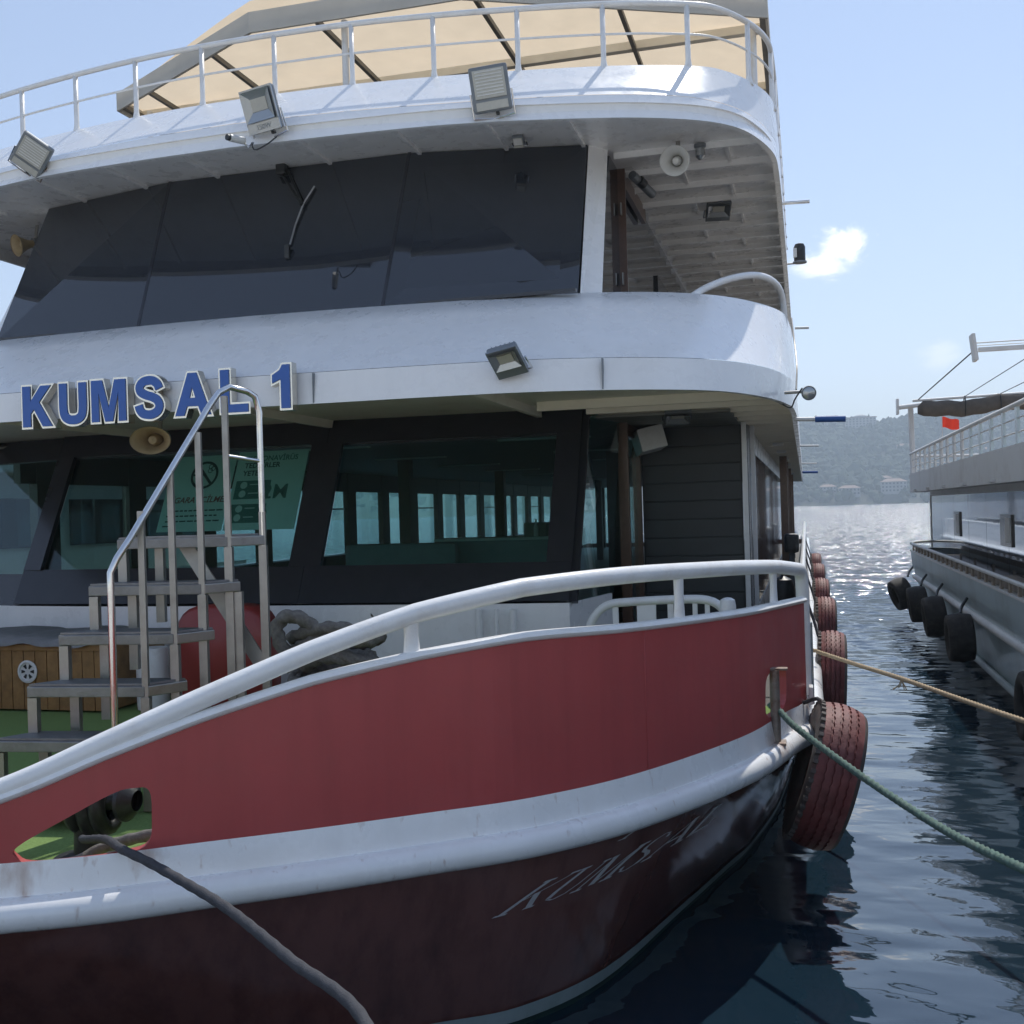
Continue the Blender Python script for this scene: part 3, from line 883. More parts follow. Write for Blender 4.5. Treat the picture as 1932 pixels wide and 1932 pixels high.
# ---------------------------------------------------------------- decks above
L_BOT = [(-4.8,7.85),(-3.8,7.87),(-2.78,7.88),(-1.97,7.95),(-1.22,8.2),(-.65,8.62),(-.3,9.35),(-.12,10.2),(-.07,11),(-.06,13),(-.06,30),(-.06,50)]
L_MID = [(-4.8,7.88),(-3.8,7.9),(-2.7,7.93),(-1.9,8.02),(-1.15,8.3),(-.62,8.72),(-.28,9.4),(-.12,10.2),(-.08,11),(-.07,13),(-.07,30),(-.07,50)]
L_TOP = [(-4.8,8.92),(-3.8,8.95),(-2.7,9.03),(-1.8,9.12),(-1.2,9.33),(-.72,9.68),(-.38,10.2),(-.17,10.8),(-.11,11.5),(-.09,13),(-.09,30),(-.09,50)]
U_BOT = [(-4.8,8.58),(-3.7,8.62),(-2.65,8.72),(-1.5,9.0),(-.9,9.25),(-.57,9.5),(-.37,9.82),(-.2,10.4),(-.16,11),(-.15,13),(-.15,18),(-.15,22)]
U_MID = [(-4.8,8.70),(-3.75,8.76),(-2.6,8.92),(-1.55,9.14),(-.9,9.42),(-.55,9.76),(-.34,10.18),(-.2,10.75),(-.165,11.2),(-.155,13),(-.155,18),(-.155,22)]
U_TOP = [(-4.8,9.2),(-3.8,9.24),(-2.7,9.38),(-1.6,9.6),(-.94,9.82),(-.65,10.0),(-.38,10.4),(-.22,10.85),(-.18,11.4),(-.17,13),(-.17,18),(-.17,22)]
def deck_edge(bot, mid, top, zb, zm, zt, nameb, namet):
    fb, fm, ft = full(bot, zb), full(mid, zm), full(top, zt)
    f2 = offset_plan(fb, -0.05)
    f3 = f2.copy(); f3[:, 2] = zb + 0.14
    loft(nameb, [f3, f2, fb, fb + (fm - fb) * 0.5, fm], WHITE, ferry, sharp=40)
    loft(namet, [fm + np.array([0, 0, 0.003]), fm * 0.75 + ft * 0.25, (fm + ft) / 2, fm * 0.25 + ft * 0.75, ft, offset_plan(ft, -0.06), offset_plan(ft, -0.08) - np.array([0, 0, 0.15])], WHITE, ferry, sharp=40)
    return fb, fm, ft
LB, LM, LT = deck_edge(L_BOT, L_MID, L_TOP, 3.35, 3.6, 4.3, 'lower_fascia', 'upper_bulwark')
UB, UM, UT = deck_edge(U_BOT, U_MID, U_TOP, 5.72, 5.97, 6.4, 'upper_fascia', 'sloping_brow')
def soffit(name, c, z, inset, m_):
    a = offset_plan(c, -inset); n = len(a) // 2
    V = []; F = []
    for i in range(n + 1):
        l, r = a[n - i], a[n + i]
        V += [(r[0], r[1], z), (l[0], l[1], z)]
        if i: F.append((2*i-2, 2*i-1, 2*i+1, 2*i))
    return obj(name, V, F, m_, ferry)
lower_soffit = soffit('lower_soffit', LB, 3.47, 0.03, CREAM)
upper_soffit = soffit('upper_soffit', UB, 5.86, 0.03, WHITE)
soffit('upper_deck', LM, 3.66, 0.3, FLOORM)
soffit('sun_deck', UM, 6.05, 0.3, FLOORM)
# deck beams under both side decks
def edge_x(c, y): 
    h = c[len(c)//2:]; return float(np.interp(y, h[:, 1], h[:, 0]))
proto = None
for i in range(20):
    y = 10.35 + i * 0.6
    box('deck_beam', ((edge_x(UB, y) - 0.07 - 1.68) / 2, y, 5.835), (1.68 + edge_x(UB, y) - 0.07, 0.035, 0.07), WHITE, upper_soffit)
    if i % 2 == 0:
        box('deck_stiffener', (-0.62 - 0.02 * (i % 4), y + 0.3, 5.848), (0.03, 0.56, 0.035), WHITE, upper_soffit)
    else:
        box('deck_stiffener', (-1.1, y + 0.3, 5.848), (0.03, 0.56, 0.035), WHITE, upper_soffit)
for i, x in enumerate((-8.3, -7.2, -6.35, -5.5, -4.3, -3.4, -2.6, -1.9)):
    y0 = float(np.interp(x, UB[::1, 0], UB[:, 1])) + 0.08
    box('deck_beam', (x, (y0 + 10.0) / 2, 5.845), (0.03, 10.0 - y0, 0.035), WHITE, upper_soffit)
for i in range(64):
    y = 9.9 + i * 0.6
    x0 = -2.05 if y < 12.9 else -0.72
    x1 = edge_x(LB, y) - 0.06
    if i == 0: x0 = -2.4
    box('deck_beam', ((x0 + x1) / 2, y, 3.43), (x1 - x0, 0.04, 0.09), CREAM, lower_soffit)
for x in (-2.55, -4.8, -7.05):
    box('deck_beam', (x, 9.3, 3.43), (0.05, 2.6, 0.08), CREAM, lower_soffit)

# sun deck railing
ur = offset_plan(UT, -0.02)
h0 = len(ur) // 2
line = ur.copy(); line[:, 2] = 6.96
tr_ = tube('sun_deck_rail', line[8:-8], 0.026, RAILW, ferry, n=10)
line2 = ur.copy(); line2[:, 2] = 6.69
tube('middle_rail', line2[8:-8], 0.011, RAILW, tr_, n=8)
arc = np.concatenate([[0], np.cumsum(np.linalg.norm(np.diff(ur[:, :2], axis=0), axis=1))])
mid = arc[h0]
for k in range(-16, 17):
    s_ = mid - 0.62 + k * 0.765
    x, y = np.interp(s_, arc, ur[:, 0]), np.interp(s_, arc, ur[:, 1])
    V, F = tubev([(x, y, 6.36), (x, y, 6.40), (x, y, 6.46), (x, y, 6.96)], [0.045, 0.034, 0.024, 0.024], 8)
    obj('post', V, F, RAILW, tr_, True)

# wheelhouse front: three raked dark panes
bt = [(-7.76,9.14,4.30),(-6.03,8.99,4.30),(-3.56,8.99,4.30),(-1.82,9.14,4.30)]
tp = [(-7.76,10.0,5.86),(-6.05,9.64,5.86),(-3.5,9.64,5.86),(-1.86,10.0,5.86)]
def quad_panel(name, a, b_, c_, d_, m_, parent, th=0.02, inset=0.0):
    P = [Vector(q) for q in (a, b_, c_, d_)]
    cc = sum(P, Vector()) / 4
    if inset: P = [q + (cc - q).normalized() * inset for q in P]
    n = (P[1] - P[0]).cross(P[3] - P[0]).normalized()
    V = P + [q - n * th for q in P]
    return obj(name, V, [(0,1,2,3), (7,6,5,4), (0,4,5,1), (1,5,6,2), (2,6,7,3), (3,7,4,0)], m_, parent)
for i in range(3):
    quad_panel('wheelhouse_pane', bt[i], bt[i+1], tp[i+1], tp[i], DGLASS, ferry, 0.02, 0.012)
for i in (1, 2):
    bar('pane_joint', Vector(bt[i]) + Vector((0, 0.012, 0)), Vector(tp[i]) + Vector((0, 0.012, 0)), 0.03, 0.03, DARK, ferry)
bar('window_sill', (-7.76,9.12,4.31), (-1.82,9.03,4.31), 0.05, 0.03, DARK, ferry)
for sx in (1, -1):
    f = (lambda q: q) if sx > 0 else (lambda q: (2*CX - q[0], q[1], q[2]))
    V = [f(q) for q in ((-1.82,9.15,4.2), (-1.64,9.22,4.2), (-1.72,10.24,5.86), (-1.86,10.02,5.86), (-1.86,9.27,4.2), (-1.72,9.3,4.2), (-1.80,10.32,5.86), (-1.9,10.14,5.86))]
    obj('corner_pillar', V, [(0,1,2,3), (1,5,6,2), (5,4,7,6), (4,0,3,7), (0,4,5,1), (3,2,6,7)], WHITE, ferry)
    V = [f(q) for q in ((-1.73,9.3,3.66), (-1.73,21.5,3.66), (-1.73,21.5,5.86), (-1.73,10.4,5.86), (-1.73,9.3,4.3), (-1.76,9.3,3.66), (-1.76,21.5,3.66), (-1.76,21.5,5.86), (-1.76,10.4,5.86), (-1.76,9.3,4.3))]
    obj('side_glass', V, [(0,1,2,3,4), (9,8,7,6,5), (0,5,6,1), (1,6,7,2), (2,7,8,3), (3,8,9,4), (4,9,5,0)], MIRROR2, ferry)
    x0 = f((-1.715, 0, 0))[0]
    jm = bar('door_jamb', (x0, 10.85, 3.66), (x0, 10.85, 5.86), 0.03, 0.12, BROWN, ferry)
    for zz in (4.75, 5.45): box('hinge_plate', (x0 + 0.018 * sx, 10.83, zz), (0.012, 0.09, 0.12), ALU, jm)
    box('door_header', (x0 + 0.03 * sx, 11.6, 5.76), (0.05, 1.5, 0.16), BROWN, jm)
    box('cabin_window_frame', (x0, 14.2, 5.0), (0.03, 1.2, 0.7), DARK, ferry)
    box('cabin_window_frame', (x0, 16.6, 5.0), (0.03, 1.2, 0.7), DARK, ferry)
box('wheelhouse_back', (CX, 21.6, 4.8), (6.1, 0.1, 2.3), WHITE, ferry)
for x in (-3.72, -1.45, -6.9):
    y = float(np.interp(x, LB[:, 0], LB[:, 1]))
    box('fascia_joint', (x, y - 0.003 + 0.02, 3.475), (0.008, 0.05, 0.235), HOUS, ferry)
# hoop rail on the upper bulwark shoulder
for sx in (1, -1):
    f = (lambda q: q) if sx > 0 else (lambda q: (2*CX - q[0], q[1], q[2]))
    pts = catmull([f(q) for q in ((-0.98,9.5,4.22), (-0.80,9.75,4.38), (-0.58,10.0,4.50), (-0.38,10.35,4.58), (-0.24,10.7,4.58), (-0.17,10.95,4.50), (-0.15,11.05,4.30), (-0.15,11.06,4.1))], 30)
    tube('hoop_rail', pts, 0.032, RAILW, ferry, n=12)

# ---------------------------------------------------------------- saloon at main deck level
fb_, ft_ = (9.70, 1.60), (10.62, 3.46)
def frontpt(x, k, off=0.0):
    """point on the raked saloon front: k 0 at the sill, 1 at the head"""
    back = 0.10 * max(0, abs(x - CX) - 1.6) ** 1.5 / 1.3
    y = fb_[0] + (ft_[0] - fb_[0]) * k + back + off
    return (x, y, fb_[1] + (ft_[1] - fb_[1]) * k)
XL, XR = -8.1, -2.12
# dark surround: head, sill, mullions, as separate boards; panes between
def front_board(name, x0, x1, k0, k1, m_, off=0.0, th=0.05, skew0=0, skew1=0):
    a, b_, c_, d_ = frontpt(x0, k0, off), frontpt(x1, k0, off), frontpt(x1, k1, off), frontpt(x0, k1, off)
    return quad_panel(name, a, b_, c_, d_, m_, ferry, -th)
front_board('window_head', XL - 0.12, CX, 0.86, 1.0, DARK); front_board('window_head', CX, XR, 0.86, 1.0, DARK)
front_board('window_foot', XL - 0.12, CX, 0.0, 0.19, DARK); front_board('window_foot', CX, XR, 0.0, 0.19, DARK)
front_board('mullion', CX - 0.17, CX + 0.17, 0.19, 0.86, DARK, -0.002)
front_board('mullion', XL - 0.12, XL + 0.12, 0.19, 0.86, DARK, -0.002)
front_board('mullion', XR - 0.24, XR, 0.19, 0.86, DARK, -0.002)
front_board('saloon_pane', CX + 0.17, XR - 0.24, 0.19, 0.86, GLASS, 0.02, 0.012)
front_board('saloon_pane', XL + 0.12, CX - 0.17, 0.19, 0.86, GLASS, 0.02, 0.012)
# white wall under the windows
V = []
for x in (XL - 0.12, -7.0, -5.9, CX, -3.9, -3.0, XR):
    q = frontpt(x, 0.0, -0.02); V.append((x, q[1], 0.75)); V.append((x, q[1], 1.60)); 
F = [(2*i, 2*i+2, 2*i+3, 2*i+1) for i in range(6)]
obj('saloon_wall', V, F, WHITE, ferry)
for x in (-2.95, -2.78, -2.62):
    tube('wall_pipe', [(x, 9.63, 0.76), (x, 9.63, 1.56)], 0.035 if x != -2.78 else 0.02, WHITE, ferry)
for sx in (1, -1):
    f = (lambda q: q) if sx > 0 else (lambda q: (2*CX - q[0], q[1], q[2]))
    if sx > 0:
        cb, ct = frontpt(XR, 0), frontpt(XR, 1)
        quad_panel('corner_wall', (XR, cb[1]-0.02, 0.75), (-1.92, 10.9, 0.75), (-1.92, 10.9, 1.60), (XR, cb[1]-0.02, 1.60), WHITE, ferry, 0.03)
        quad_panel('corner_pane', (XR, cb[1], 1.60), (-1.92, 11.0, 1.60), (-1.92, 11.7, 3.46), (XR, ct[1], 3.46), GLASS, ferry, 0.012)
        bar('corner_post', Vector(cb) + Vector((0.02, 0.03, 0)), Vector(ct) + Vector((0.02, 0.03, 0)), 0.09, 0.06, DARK, ferry)
    else:
        cb, ct = frontpt(XL - 0.12, 0), frontpt(XL - 0.12, 1)
        xe = -9.75
        quad_panel('corner_wall', (xe, cb[1] + 0.35, 0.75), (cb[0], cb[1]-0.02, 0.75), (cb[0], cb[1]-0.02, 1.60), (xe, cb[1] + 0.35, 1.60), WHITE, ferry, 0.03)
        quad_panel('corner_sill', (xe, cb[1] + 0.35, 1.60), (cb[0], cb[1], 1.60), (cb[0], cb[1]+0.16, 1.93), (xe, cb[1] + 0.5, 1.93), DARK, ferry, 0.03)
        quad_panel('corner_pane', (xe, cb[1] + 0.5, 1.93), (cb[0], cb[1]+0.16, 1.93), (cb[0], cb[1]+0.80, 3.20), (xe, cb[1] + 1.12, 3.20), GLASS, ferry, 0.012)
        quad_panel('corner_head', (xe, cb[1] + 1.12, 3.20), (cb[0], cb[1]+0.80, 3.20), (cb[0], ct[1], 3.46), (xe, ct[1] + 0.33, 3.46), DARK, ferry, 0.03)
        continue
    x0 = f((-1.90, 0, 0))[0]
    dj = bar('door_jamb', (x0, 11.75, 0.76), (x0, 11.75, 3.42), 0.05, 0.11, BROWN, ferry)
    bar('door_jamb', (x0, 12.72, 0.76), (x0, 12.72, 3.42), 0.06, 0.09, BROWN, ferry)
    box('door_head', (x0, 12.24, 3.33), (0.06, 0.85, 0.16), BROWN, ferry)
    box('door_glass', (x0 - 0.01 * sx, 12.24, 2.2), (0.012, 0.84, 2.08), GLASS, ferry)
    box('door_kick_panel', (x0, 12.24, 0.96), (0.05, 0.84, 0.36), BROWN, ferry)
    # dark roller shutter facing forward
    xs0, xs1 = -1.86, -0.70
    sh = box('roller_shutter', (f(((xs0 + xs1) / 2, 0, 0))[0], 12.86, 2.08), (xs1 - xs0, 0.03, 2.62), SHUT, ferry)
    for k in range(12):
        z0 = 0.80 + k * 0.215
        box('slat', (f(((xs0 + xs1) / 2, 0, 0))[0], 12.836, z0 + 0.105), (xs1 - xs0 - 0.02, 0.018, 0.205), SHUT, sh, bev=0.006)
    box('white_post', (f((-0.665, 0, 0))[0], 12.84, 2.08), (0.055, 0.08, 2.66), WHITE, ferry)
    box('white_post', (f((-0.60, 0, 0))[0], 13.5, 2.08), (0.05, 0.07, 2.66), WHITE, ferry)
    box('post_filler', (f((-0.64, 0, 0))[0], 13.18, 2.08), (0.02, 0.6, 2.64), DARK, ferry)
    # mirror glazed saloon side, pane by pane
    if sx > 0:
        for k in range(14):
            y = 13.6 + k * 2.3
            box('side_pane', (-0.66, y + 1.13, 2.12), (0.03, 2.24, 2.0), MIRROR, ferry)
        box('side_sill', (-0.66, 29.6, 0.93), (0.05, 32.0, 0.36), WHITE, ferry)
        box('side_head', (-0.66, 29.6, 3.26), (0.05, 32.0, 0.26), WHITE, ferry)
box('grey_blower_box', (-1.70, 12.35, 3.22), (0.30, 0.4, 0.26), PLASTW, ferry, M=Matrix.Rotation(R(-14), 3, 'Y') @ Matrix.Rotation(R(20), 3, 'Z'), bev=0.01)
# port side of the saloon: brown pillars with open panes between
for k in range(18):
    y = 12.0 + k * 1.95
    box('side_pillar', (-9.5, y, 2.08), (0.12, 0.42, 2.66), PILLAR, ferry)
    if k < 17:
        box('side_pane', (-9.5, y + 0.97, 2.35), (0.015, 1.5, 1.3), SIDEGL, ferry)
        fr = box('vent_bar', (-9.49, y + 0.97, 2.62), (0.03, 1.5, 0.03), DARK, ferry) if k % 3 == 1 else None
box('port_low_wall', (-9.5, 28.5, 1.20), (0.10, 34, 0.9), PILLAR, ferry)
box('port_high_wall', (-9.5, 28.5, 3.22), (0.10, 34, 0.46), PILLAR, ferry)
box('saloon_ceiling', (-5.1, 29.0, 3.40), (8.8, 36.0, 0.03), CEILM, ferry)
for k in range(7):
    for x in (-3.2, -6.2):
        box('ceiling_lamp', (x, 13.5 + 3.2 * k, 3.375), (1.2, 0.12, 0.02), PLASTW, ferry)
box('saloon_floor', (-5.1, 29.0, 0.77), (8.8, 36.0, 0.02), FLOORM, ferry)
for x in (-1.6, -3.4, -5.2, -7.0, -8.6):
    box('stern_pillar', (x, 46.8, 2.08), (0.3, 0.2, 2.64), PILLAR, ferry)
for k in range(4):
    box('saloon_pillar', (-3.0, 17.5 + 6 * k, 2.08), (0.2, 0.2, 2.64), PILLAR, ferry)
    box('saloon_pillar', (-6.6, 17.5 + 6 * k, 2.08), (0.2, 0.2, 2.64), PILLAR, ferry)
# side deck pillar and lines
box('side_deck_pillar', (-0.40, 22.0, 2.1), (0.14, 0.14, 2.66), BROWN, ferry)
for y in (25, 30, 35): box('side_deck_pillar', (-0.40, y, 2.1), (0.1, 0.1, 2.66), BROWN, ferry)
for y in (17, 19.5, 22.8, 26, 30, 34): box('deck_lamp', (-0.38, y, 3.36), (0.16, 0.08, 0.05), PLASTW, lower_soffit, bev=0.01)

# wipers on the wheelhouse
def wpt(x, z, off=-0.05):
    k = (z - 4.3) / 1.56
    return (x, 8.99 + 0.65 * k + off, z)
wp = box('wiper_motor', wpt(-4.78, 5.83, -0.06), (0.10, 0.10, 0.14), BLACK, ferry, bev=0.02)
tube('wiper_arm', [wpt(-4.80, 5.80), wpt(-4.52, 5.42)], 0.012, BLACK, wp)
tube('wiper_arm', [wpt(-4.72, 5.80), wpt(-4.50, 5.42)], 0.012, BLACK, wp)
tube('wiper_blade', [wpt(-4.42, 5.60, -0.02), wpt(-4.50, 5.42, -0.03), wpt(-4.55, 5.2, -0.02), wpt(-4.57, 5.0, -0.02)], 0.012, CHROME, wp)
box('wiper_foot', wpt(-4.58, 4.93, -0.03), (0.05, 0.04, 0.13), BLACK, wp, bev=0.01)

# canopy over the sun deck
can = empty('sun_deck_canopy', (CX, 13, 6.1), 'beige cloth canopy on grey frame over the ferry sun deck', 'canopy')
CAN = [(-8.95, 22.0), (-8.95, 13.0), (-6.08, 11.42), (-3.5, 11.42), (-0.26, 13.0), (-0.26, 22.0)]
Zc = 8.2
V = []; F = []
grid_x = np.linspace(0, 1, 25); grid_y = np.linspace(0, 1, 22)
def front_y(x):
    if x < -6.08: return 11.42 + (-6.08 - x) / 2.87 * 1.58
    if x > -3.5: return 11.42 + (x + 3.5) / 3.24 * 1.58
    return 11.42
for gy in grid_y:
    for gx in grid_x:
        x = -8.95 + gx * 8.69; y0 = front_y(x)
        V.append((x, y0 + gy * (22 - y0), Zc + 0.05 + 0.05 * math.sin(gy * math.pi * 8) ** 2 * 1.0 + 0.25 * math.sin(gx * math.pi)))
nx_ = len(grid_x)
F = [(j*nx_+i, j*nx_+i+1, (j+1)*nx_+i+1, (j+1)*nx_+i) for j in range(len(grid_y)-1) for i in range(nx_-1)]
cl = obj('canopy_cloth', V, F, CANVAS, can, True)
for a, b_ in zip(CAN[:-1], CAN[1:]):
    a3, b3 = Vector((*a, 0)), Vector((*b_, 0))
    d_ = (b3 - a3).normalized()
    V = [a3 + Vector((0, 0, Zc - 0.10)), b3 + Vector((0, 0, Zc - 0.10)), b3 + Vector((0, 0, Zc + 0.14)), a3 + Vector((0, 0, Zc + 0.14))]
    quad_panel('valance', *V, VALANCE, can, 0.03)
    nin = Vector((-d_.y, d_.x, 0))
    if nin.dot(Vector((CX, 16, 0)) - a3) < 0: nin = -nin
    bar('edge_beam', a3 + nin * 0.06 + Vector((0, 0, Zc - 0.02)), b3 + nin * 0.06 + Vector((0, 0, Zc - 0.02)), 0.08, 0.06, GREYFR, can)
for x in (-8.3, -6.9, -5.3, -3.4, -1.9):
    bar('rafter', (x, front_y(x) + 0.1, Zc + 0.0), (x, 21.9, Zc + 0.0), 0.05, 0.06, GREYFR, can)
for y in (13.6, 15.5, 17.4, 19.4):
    bar('purlin', (-8.9, y, Zc + 0.04), (-0.3, y, Zc + 0.04), 0.10, 0.10, CREAM, can)
for (x, y) in ((-5.0, 11.7), (-8.7, 13.4), (-0.45, 13.4), (-8.7, 18), (-0.45, 18), (-8.7, 21.8), (-0.45, 21.8)):
    tube('canopy_post', [(x, y, 6.06), (x, y, Zc)], 0.04, RAILW, can)
# ================================================================== lettering on the ferry
def hull_point(i, k, out=0.006):
    h = len(b2) // 2
    n = np.arange(len(b2) - h)
    def q(ii, kk):
        B = np.array([np.interp(ii, n, b2[h:, 0]), np.interp(ii, n, b2[h:, 1])]); W = np.array([np.interp(ii, n, w2[h:, 0]), np.interp(ii, n, w2[h:, 1])])
        z = np.interp(kk, [0, .14, .36, .60, .85, 1], [.93, .78, .55, .32, .09, -.05])
        return np.array([*(B * (1 - kk) + W * kk), z])
    p = q(i, k); a = q(i + 0.3, k) - q(i - 0.3, k); c_ = q(i, k + 0.03) - q(i, k - 0.03)
    nn = np.cross(a, c_); nn /= np.linalg.norm(nn)
    if nn[1] > 0: nn = -nn
    return p + nn * out
def quadline(pts, w):
    """thick polyline in the letter plane as quads"""
    out = []
    for (a, b_), ww in zip(zip(pts[:-1], pts[1:]), w if hasattr(w, '__len__') else [w] * (len(pts) - 1)):
        out.append([(a[0] - ww/2, a[1]), (a[0] + ww/2, a[1]), (b_[0] + ww/2, b_[1]), (b_[0] - ww/2, b_[1])])
    return out
def serif(x, y, w): return [[(x - w/2, y - 0.03), (x + w/2, y - 0.03), (x + w/2, y + 0.03), (x - w/2, y + 0.03)]]
TH, TN = 0.16, 0.06
GL = {
 'K': quadline([(.15, 0), (.15, 1)], TH) + serif(.15, 0.03, .34) + serif(.15, .97, .34) + quadline([(.23, .42), (.85, .97)], TN) + serif(.85, .97, .26) + quadline([(.40, .58), (.88, .03)], TH) + serif(.88, .03, .26),
 'U': quadline([(.15, .97), (.17, .35), (.25, .12)], TH) + quadline([(.25, .1), (.5, .02), (.72, .12)], .12) + quadline([(.72, .1), (.82, .35), (.84, .97)], TN) + serif(.15, .97, .34) + serif(.84, .97, .26),
 'M': quadline([(.1, 0), (.12, 1)], TN) + serif(.1, .03, .26) + quadline([(.12, .97), (.48, .04)], TH) + quadline([(.48, .04), (.84, .97)], TN) + quadline([(.86, 0), (.86, 1)], TH) + serif(.86, .03, .32) + serif(.1, .97, .2) + serif(.88, .97, .26),
 'S': quadline([(.80, .78), (.72, .93), (.5, .99), (.28, .9), (.2, .74), (.32, .6), (.62, .46), (.8, .3), (.74, .1), (.5, .01), (.24, .07), (.14, .25)], [.07, .1, .12, .13, .15, .18, .18, .15, .13, .12, .1]) + serif(.82, .8, .1) + serif(.12, .2, .1),
 'A': quadline([(.08, .03), (.5, 1)], TN) + quadline([(.5, 1), (.86, .03)], TH) + quadline([(.26, .36), (.7, .36)], TN) + [[(.25, .33), (.72, .33), (.70, .40), (.28, .40)]] + serif(.08, .03, .26) + serif(.86, .03, .32),
 'L': quadline([(.2, 0), (.2, 1)], TH) + serif(.2, .97, .36) + [[(.2, .0), (.8, .0), (.8, .07), (.2, .07)]] + quadline([(.8, .0), (.86, .26)], TN),
 '1': quadline([(.5, 0), (.5, 1)], TH) + serif(.5, .03, .4) + quadline([(.5, .96), (.25, .78)], TN),
}
def hull_letter(ch, x0, x1, fn):
    V = []; F = []
    for q in GL[ch]:
        for s_ in range(4):
            a0, a1 = s_ / 4, (s_ + 1) / 4
            def lerp(u, v, k): return (u[0] + (v[0] - u[0]) * k, u[1] + (v[1] - u[1]) * k)
            qq = [lerp(q[0], q[3], a0), lerp(q[1], q[2], a0), lerp(q[1], q[2], a1), lerp(q[0], q[3], a1)]
            o_ = len(V)
            V += [fn(x0 + (x1 - x0) * g[0], g[1]) for g in qq]
            F.append((o_, o_+1, o_+2, o_+3))
    obj('hull_letter', V, F, SILVER, ferry)
def fn_main(x, y):
    i = 39.75 + 13.2 * x + y * (3.2 - 1.9 * x); k = (.35 - .08 * x) + y * (-.13 + .02 * x)
    return hull_point(i, k)
adv = 0.0
for ch, w_ in zip('KUMSAL', (.19, .165, .19, .14, .165, .15)):
    hull_letter(ch, adv, adv + w_ * 0.98, fn_main); adv += w_
hull_letter('1', 0.0, 1.0, lambda x, y: hull_point(46.6 + 1.3 * x + 1.9 * y, 0.12 - .06 * y))

sign = empty('name_sign', (-5.1, 7.8, 3.28), 'raised blue and steel letters KUMSAL 1 along the ferry front', 'sign')
for ch, x, z in (('K', -6.33, 3.285), ('U', -5.97, 3.29), ('M', -5.66, 3.295), ('S', -5.25, 3.30), ('A', -4.88, 3.305), ('L', -4.47, 3.31), ('1', -4.02, 3.32)):
    V, F = bold_letter(ch, 0.335, 0.020, 0.085)
    L = obj('letter', [v + Vector((x, 7.765, z)) for v in V], F, SIGNST, sign)
    V, F = bold_letter(ch, 0.335, 0.004, 0.006)
    obj('letter_face', [v + Vector((x, 7.757, z)) for v in V], F, BLUE, L)

# ================================================================== lamps, horns, camera
def floodlight(loc, yaw, pitch, label, kind, s=1.0, roll=0.0):
    e = empty('floodlight', loc, label, 'floodlight', 'floodlights on the ferry front')
    w, h = (0.30 * s, 0.34 * s) if kind == 'led' else (0.30 * s, 0.33 * s)
    box('housing', (0, 0.02, 0), (w, 0.05, h), HOUS, e, local=True, bev=0.02)
    for k in range(6):
        box('cooling_fin', (-w * 0.38 + k * w * 0.152, 0.06, 0), (0.008, 0.04, h * 0.8), HOUS, e, local=True)
    if kind == 'led':
        box('led_panel', (0, -0.008, 0.035 * s), (w * 0.82, 0.012, h * 0.62), LENSP, e, local=True, bev=0.004)
        for k in range(8):
            box('led_row', (0, -0.0155, 0.125 * s - k * 0.024 * s), (w * 0.70, 0.004, 0.010), PLASTW, e, local=True)
        box('label_strip', (0, -0.008, -0.125 * s), (w * 0.82, 0.012, h * 0.18), LENSP, e, local=True)
    else:
        fr = 0.018
        for (cx, cz, sx_, sz_) in ((0, h/2 - fr/2, w, fr), (0, -h/2 + 0.045, w, 0.09), (-w/2 + fr/2, 0.03, fr, h - 0.1), (w/2 - fr/2, 0.03, fr, h - 0.1)):
            box('front_frame', (cx, -0.012, cz), (sx_, 0.02, sz_), LENSD if kind == 'text' else HOUS, e, local=True)
        a, c_ = w/2 - fr, w * 0.24
        zt, zb = h/2 - fr, -h/2 + 0.09
        m1, m2 = h * 0.27, -h * 0.02
        V = [(-a, -0.01, zt), (a, -0.01, zt), (a, -0.01, zb), (-a, -0.01, zb), (-c_, 0.028, m1), (c_, 0.028, m1), (c_, 0.028, m2), (-c_, 0.028, m2)]
        V = [(x_, y_ - 0.035, z_) for x_, y_, z_ in V]
        obj('reflector', V, [(0,1,5,4), (1,2,6,5), (2,3,7,6), (3,0,4,7)], LENSD, e, local=True)
        box('led_chip', (0, -0.009, (m1 + m2) / 2), (2 * c_, 0.004, m1 - m2), LENSP, e, local=True)
        if kind == 'text':
            V, F = text_mesh('150W', 0.06, 0.001)
            obj('watt_lettering', [Vector((v.x, -0.0235 - v.z, v.y - h/2 + 0.025)) for v in V], F, HOUS, e, local=True)
    V, F = tubev([(-w/2 - 0.012, 0.03, -0.02), (-w/2 - 0.012, 0.06, -h/2 - 0.03), (0, 0.09, -h/2 - 0.05), (w/2 + 0.012, 0.06, -h/2 - 0.03), (w/2 + 0.012, 0.03, -0.02)], 0.009, 6)
    obj('bracket', V, F, CHROME, e, local=True)
    box('cable_gland', (0.03, 0.06, -h/2 - 0.01), (0.03, 0.04, 0.03), BLACK, e, local=True, bev=0.006)
    e.rotation_euler = (Matrix.Rotation(yaw, 3, 'Z') @ Matrix.Rotation(pitch, 3, 'X') @ Matrix.Rotation(roll, 3, 'Y')).to_euler()
    return e
floodlight((-2.42, 8.66, 5.96), R(10), R(12), 'square floodlight with pale LED panel, on the fascia above the right wheelhouse pane', 'led', 1.08, R(-6))
floodlight((-4.42, 8.48, 5.97), R(-8), R(18), 'floodlight marked 150W with open reflector, above the wiper', 'text', 1.10, R(-4))
floodlight((-6.86, 8.62, 5.90), R(14), R(30), 'tilted dark framed floodlight at the far left end of the upper fascia', 'led', 1.0, R(40))
floodlight((-2.11, 7.80, 3.57), R(8), R(48), 'small floodlight on the lower fascia right of the name letters', 'plain', 0.8, R(-16))
floodlight((-2.42, 9.55, 5.80), R(4), R(60), 'slim floodlight under the upper soffit right of the wiper', 'led', 0.35)
floodlight((-1.23, 11.1, 3.36), R(10), R(70), 'flat floodlight hung below the lower soffit before the shutter', 'plain', 0.9)
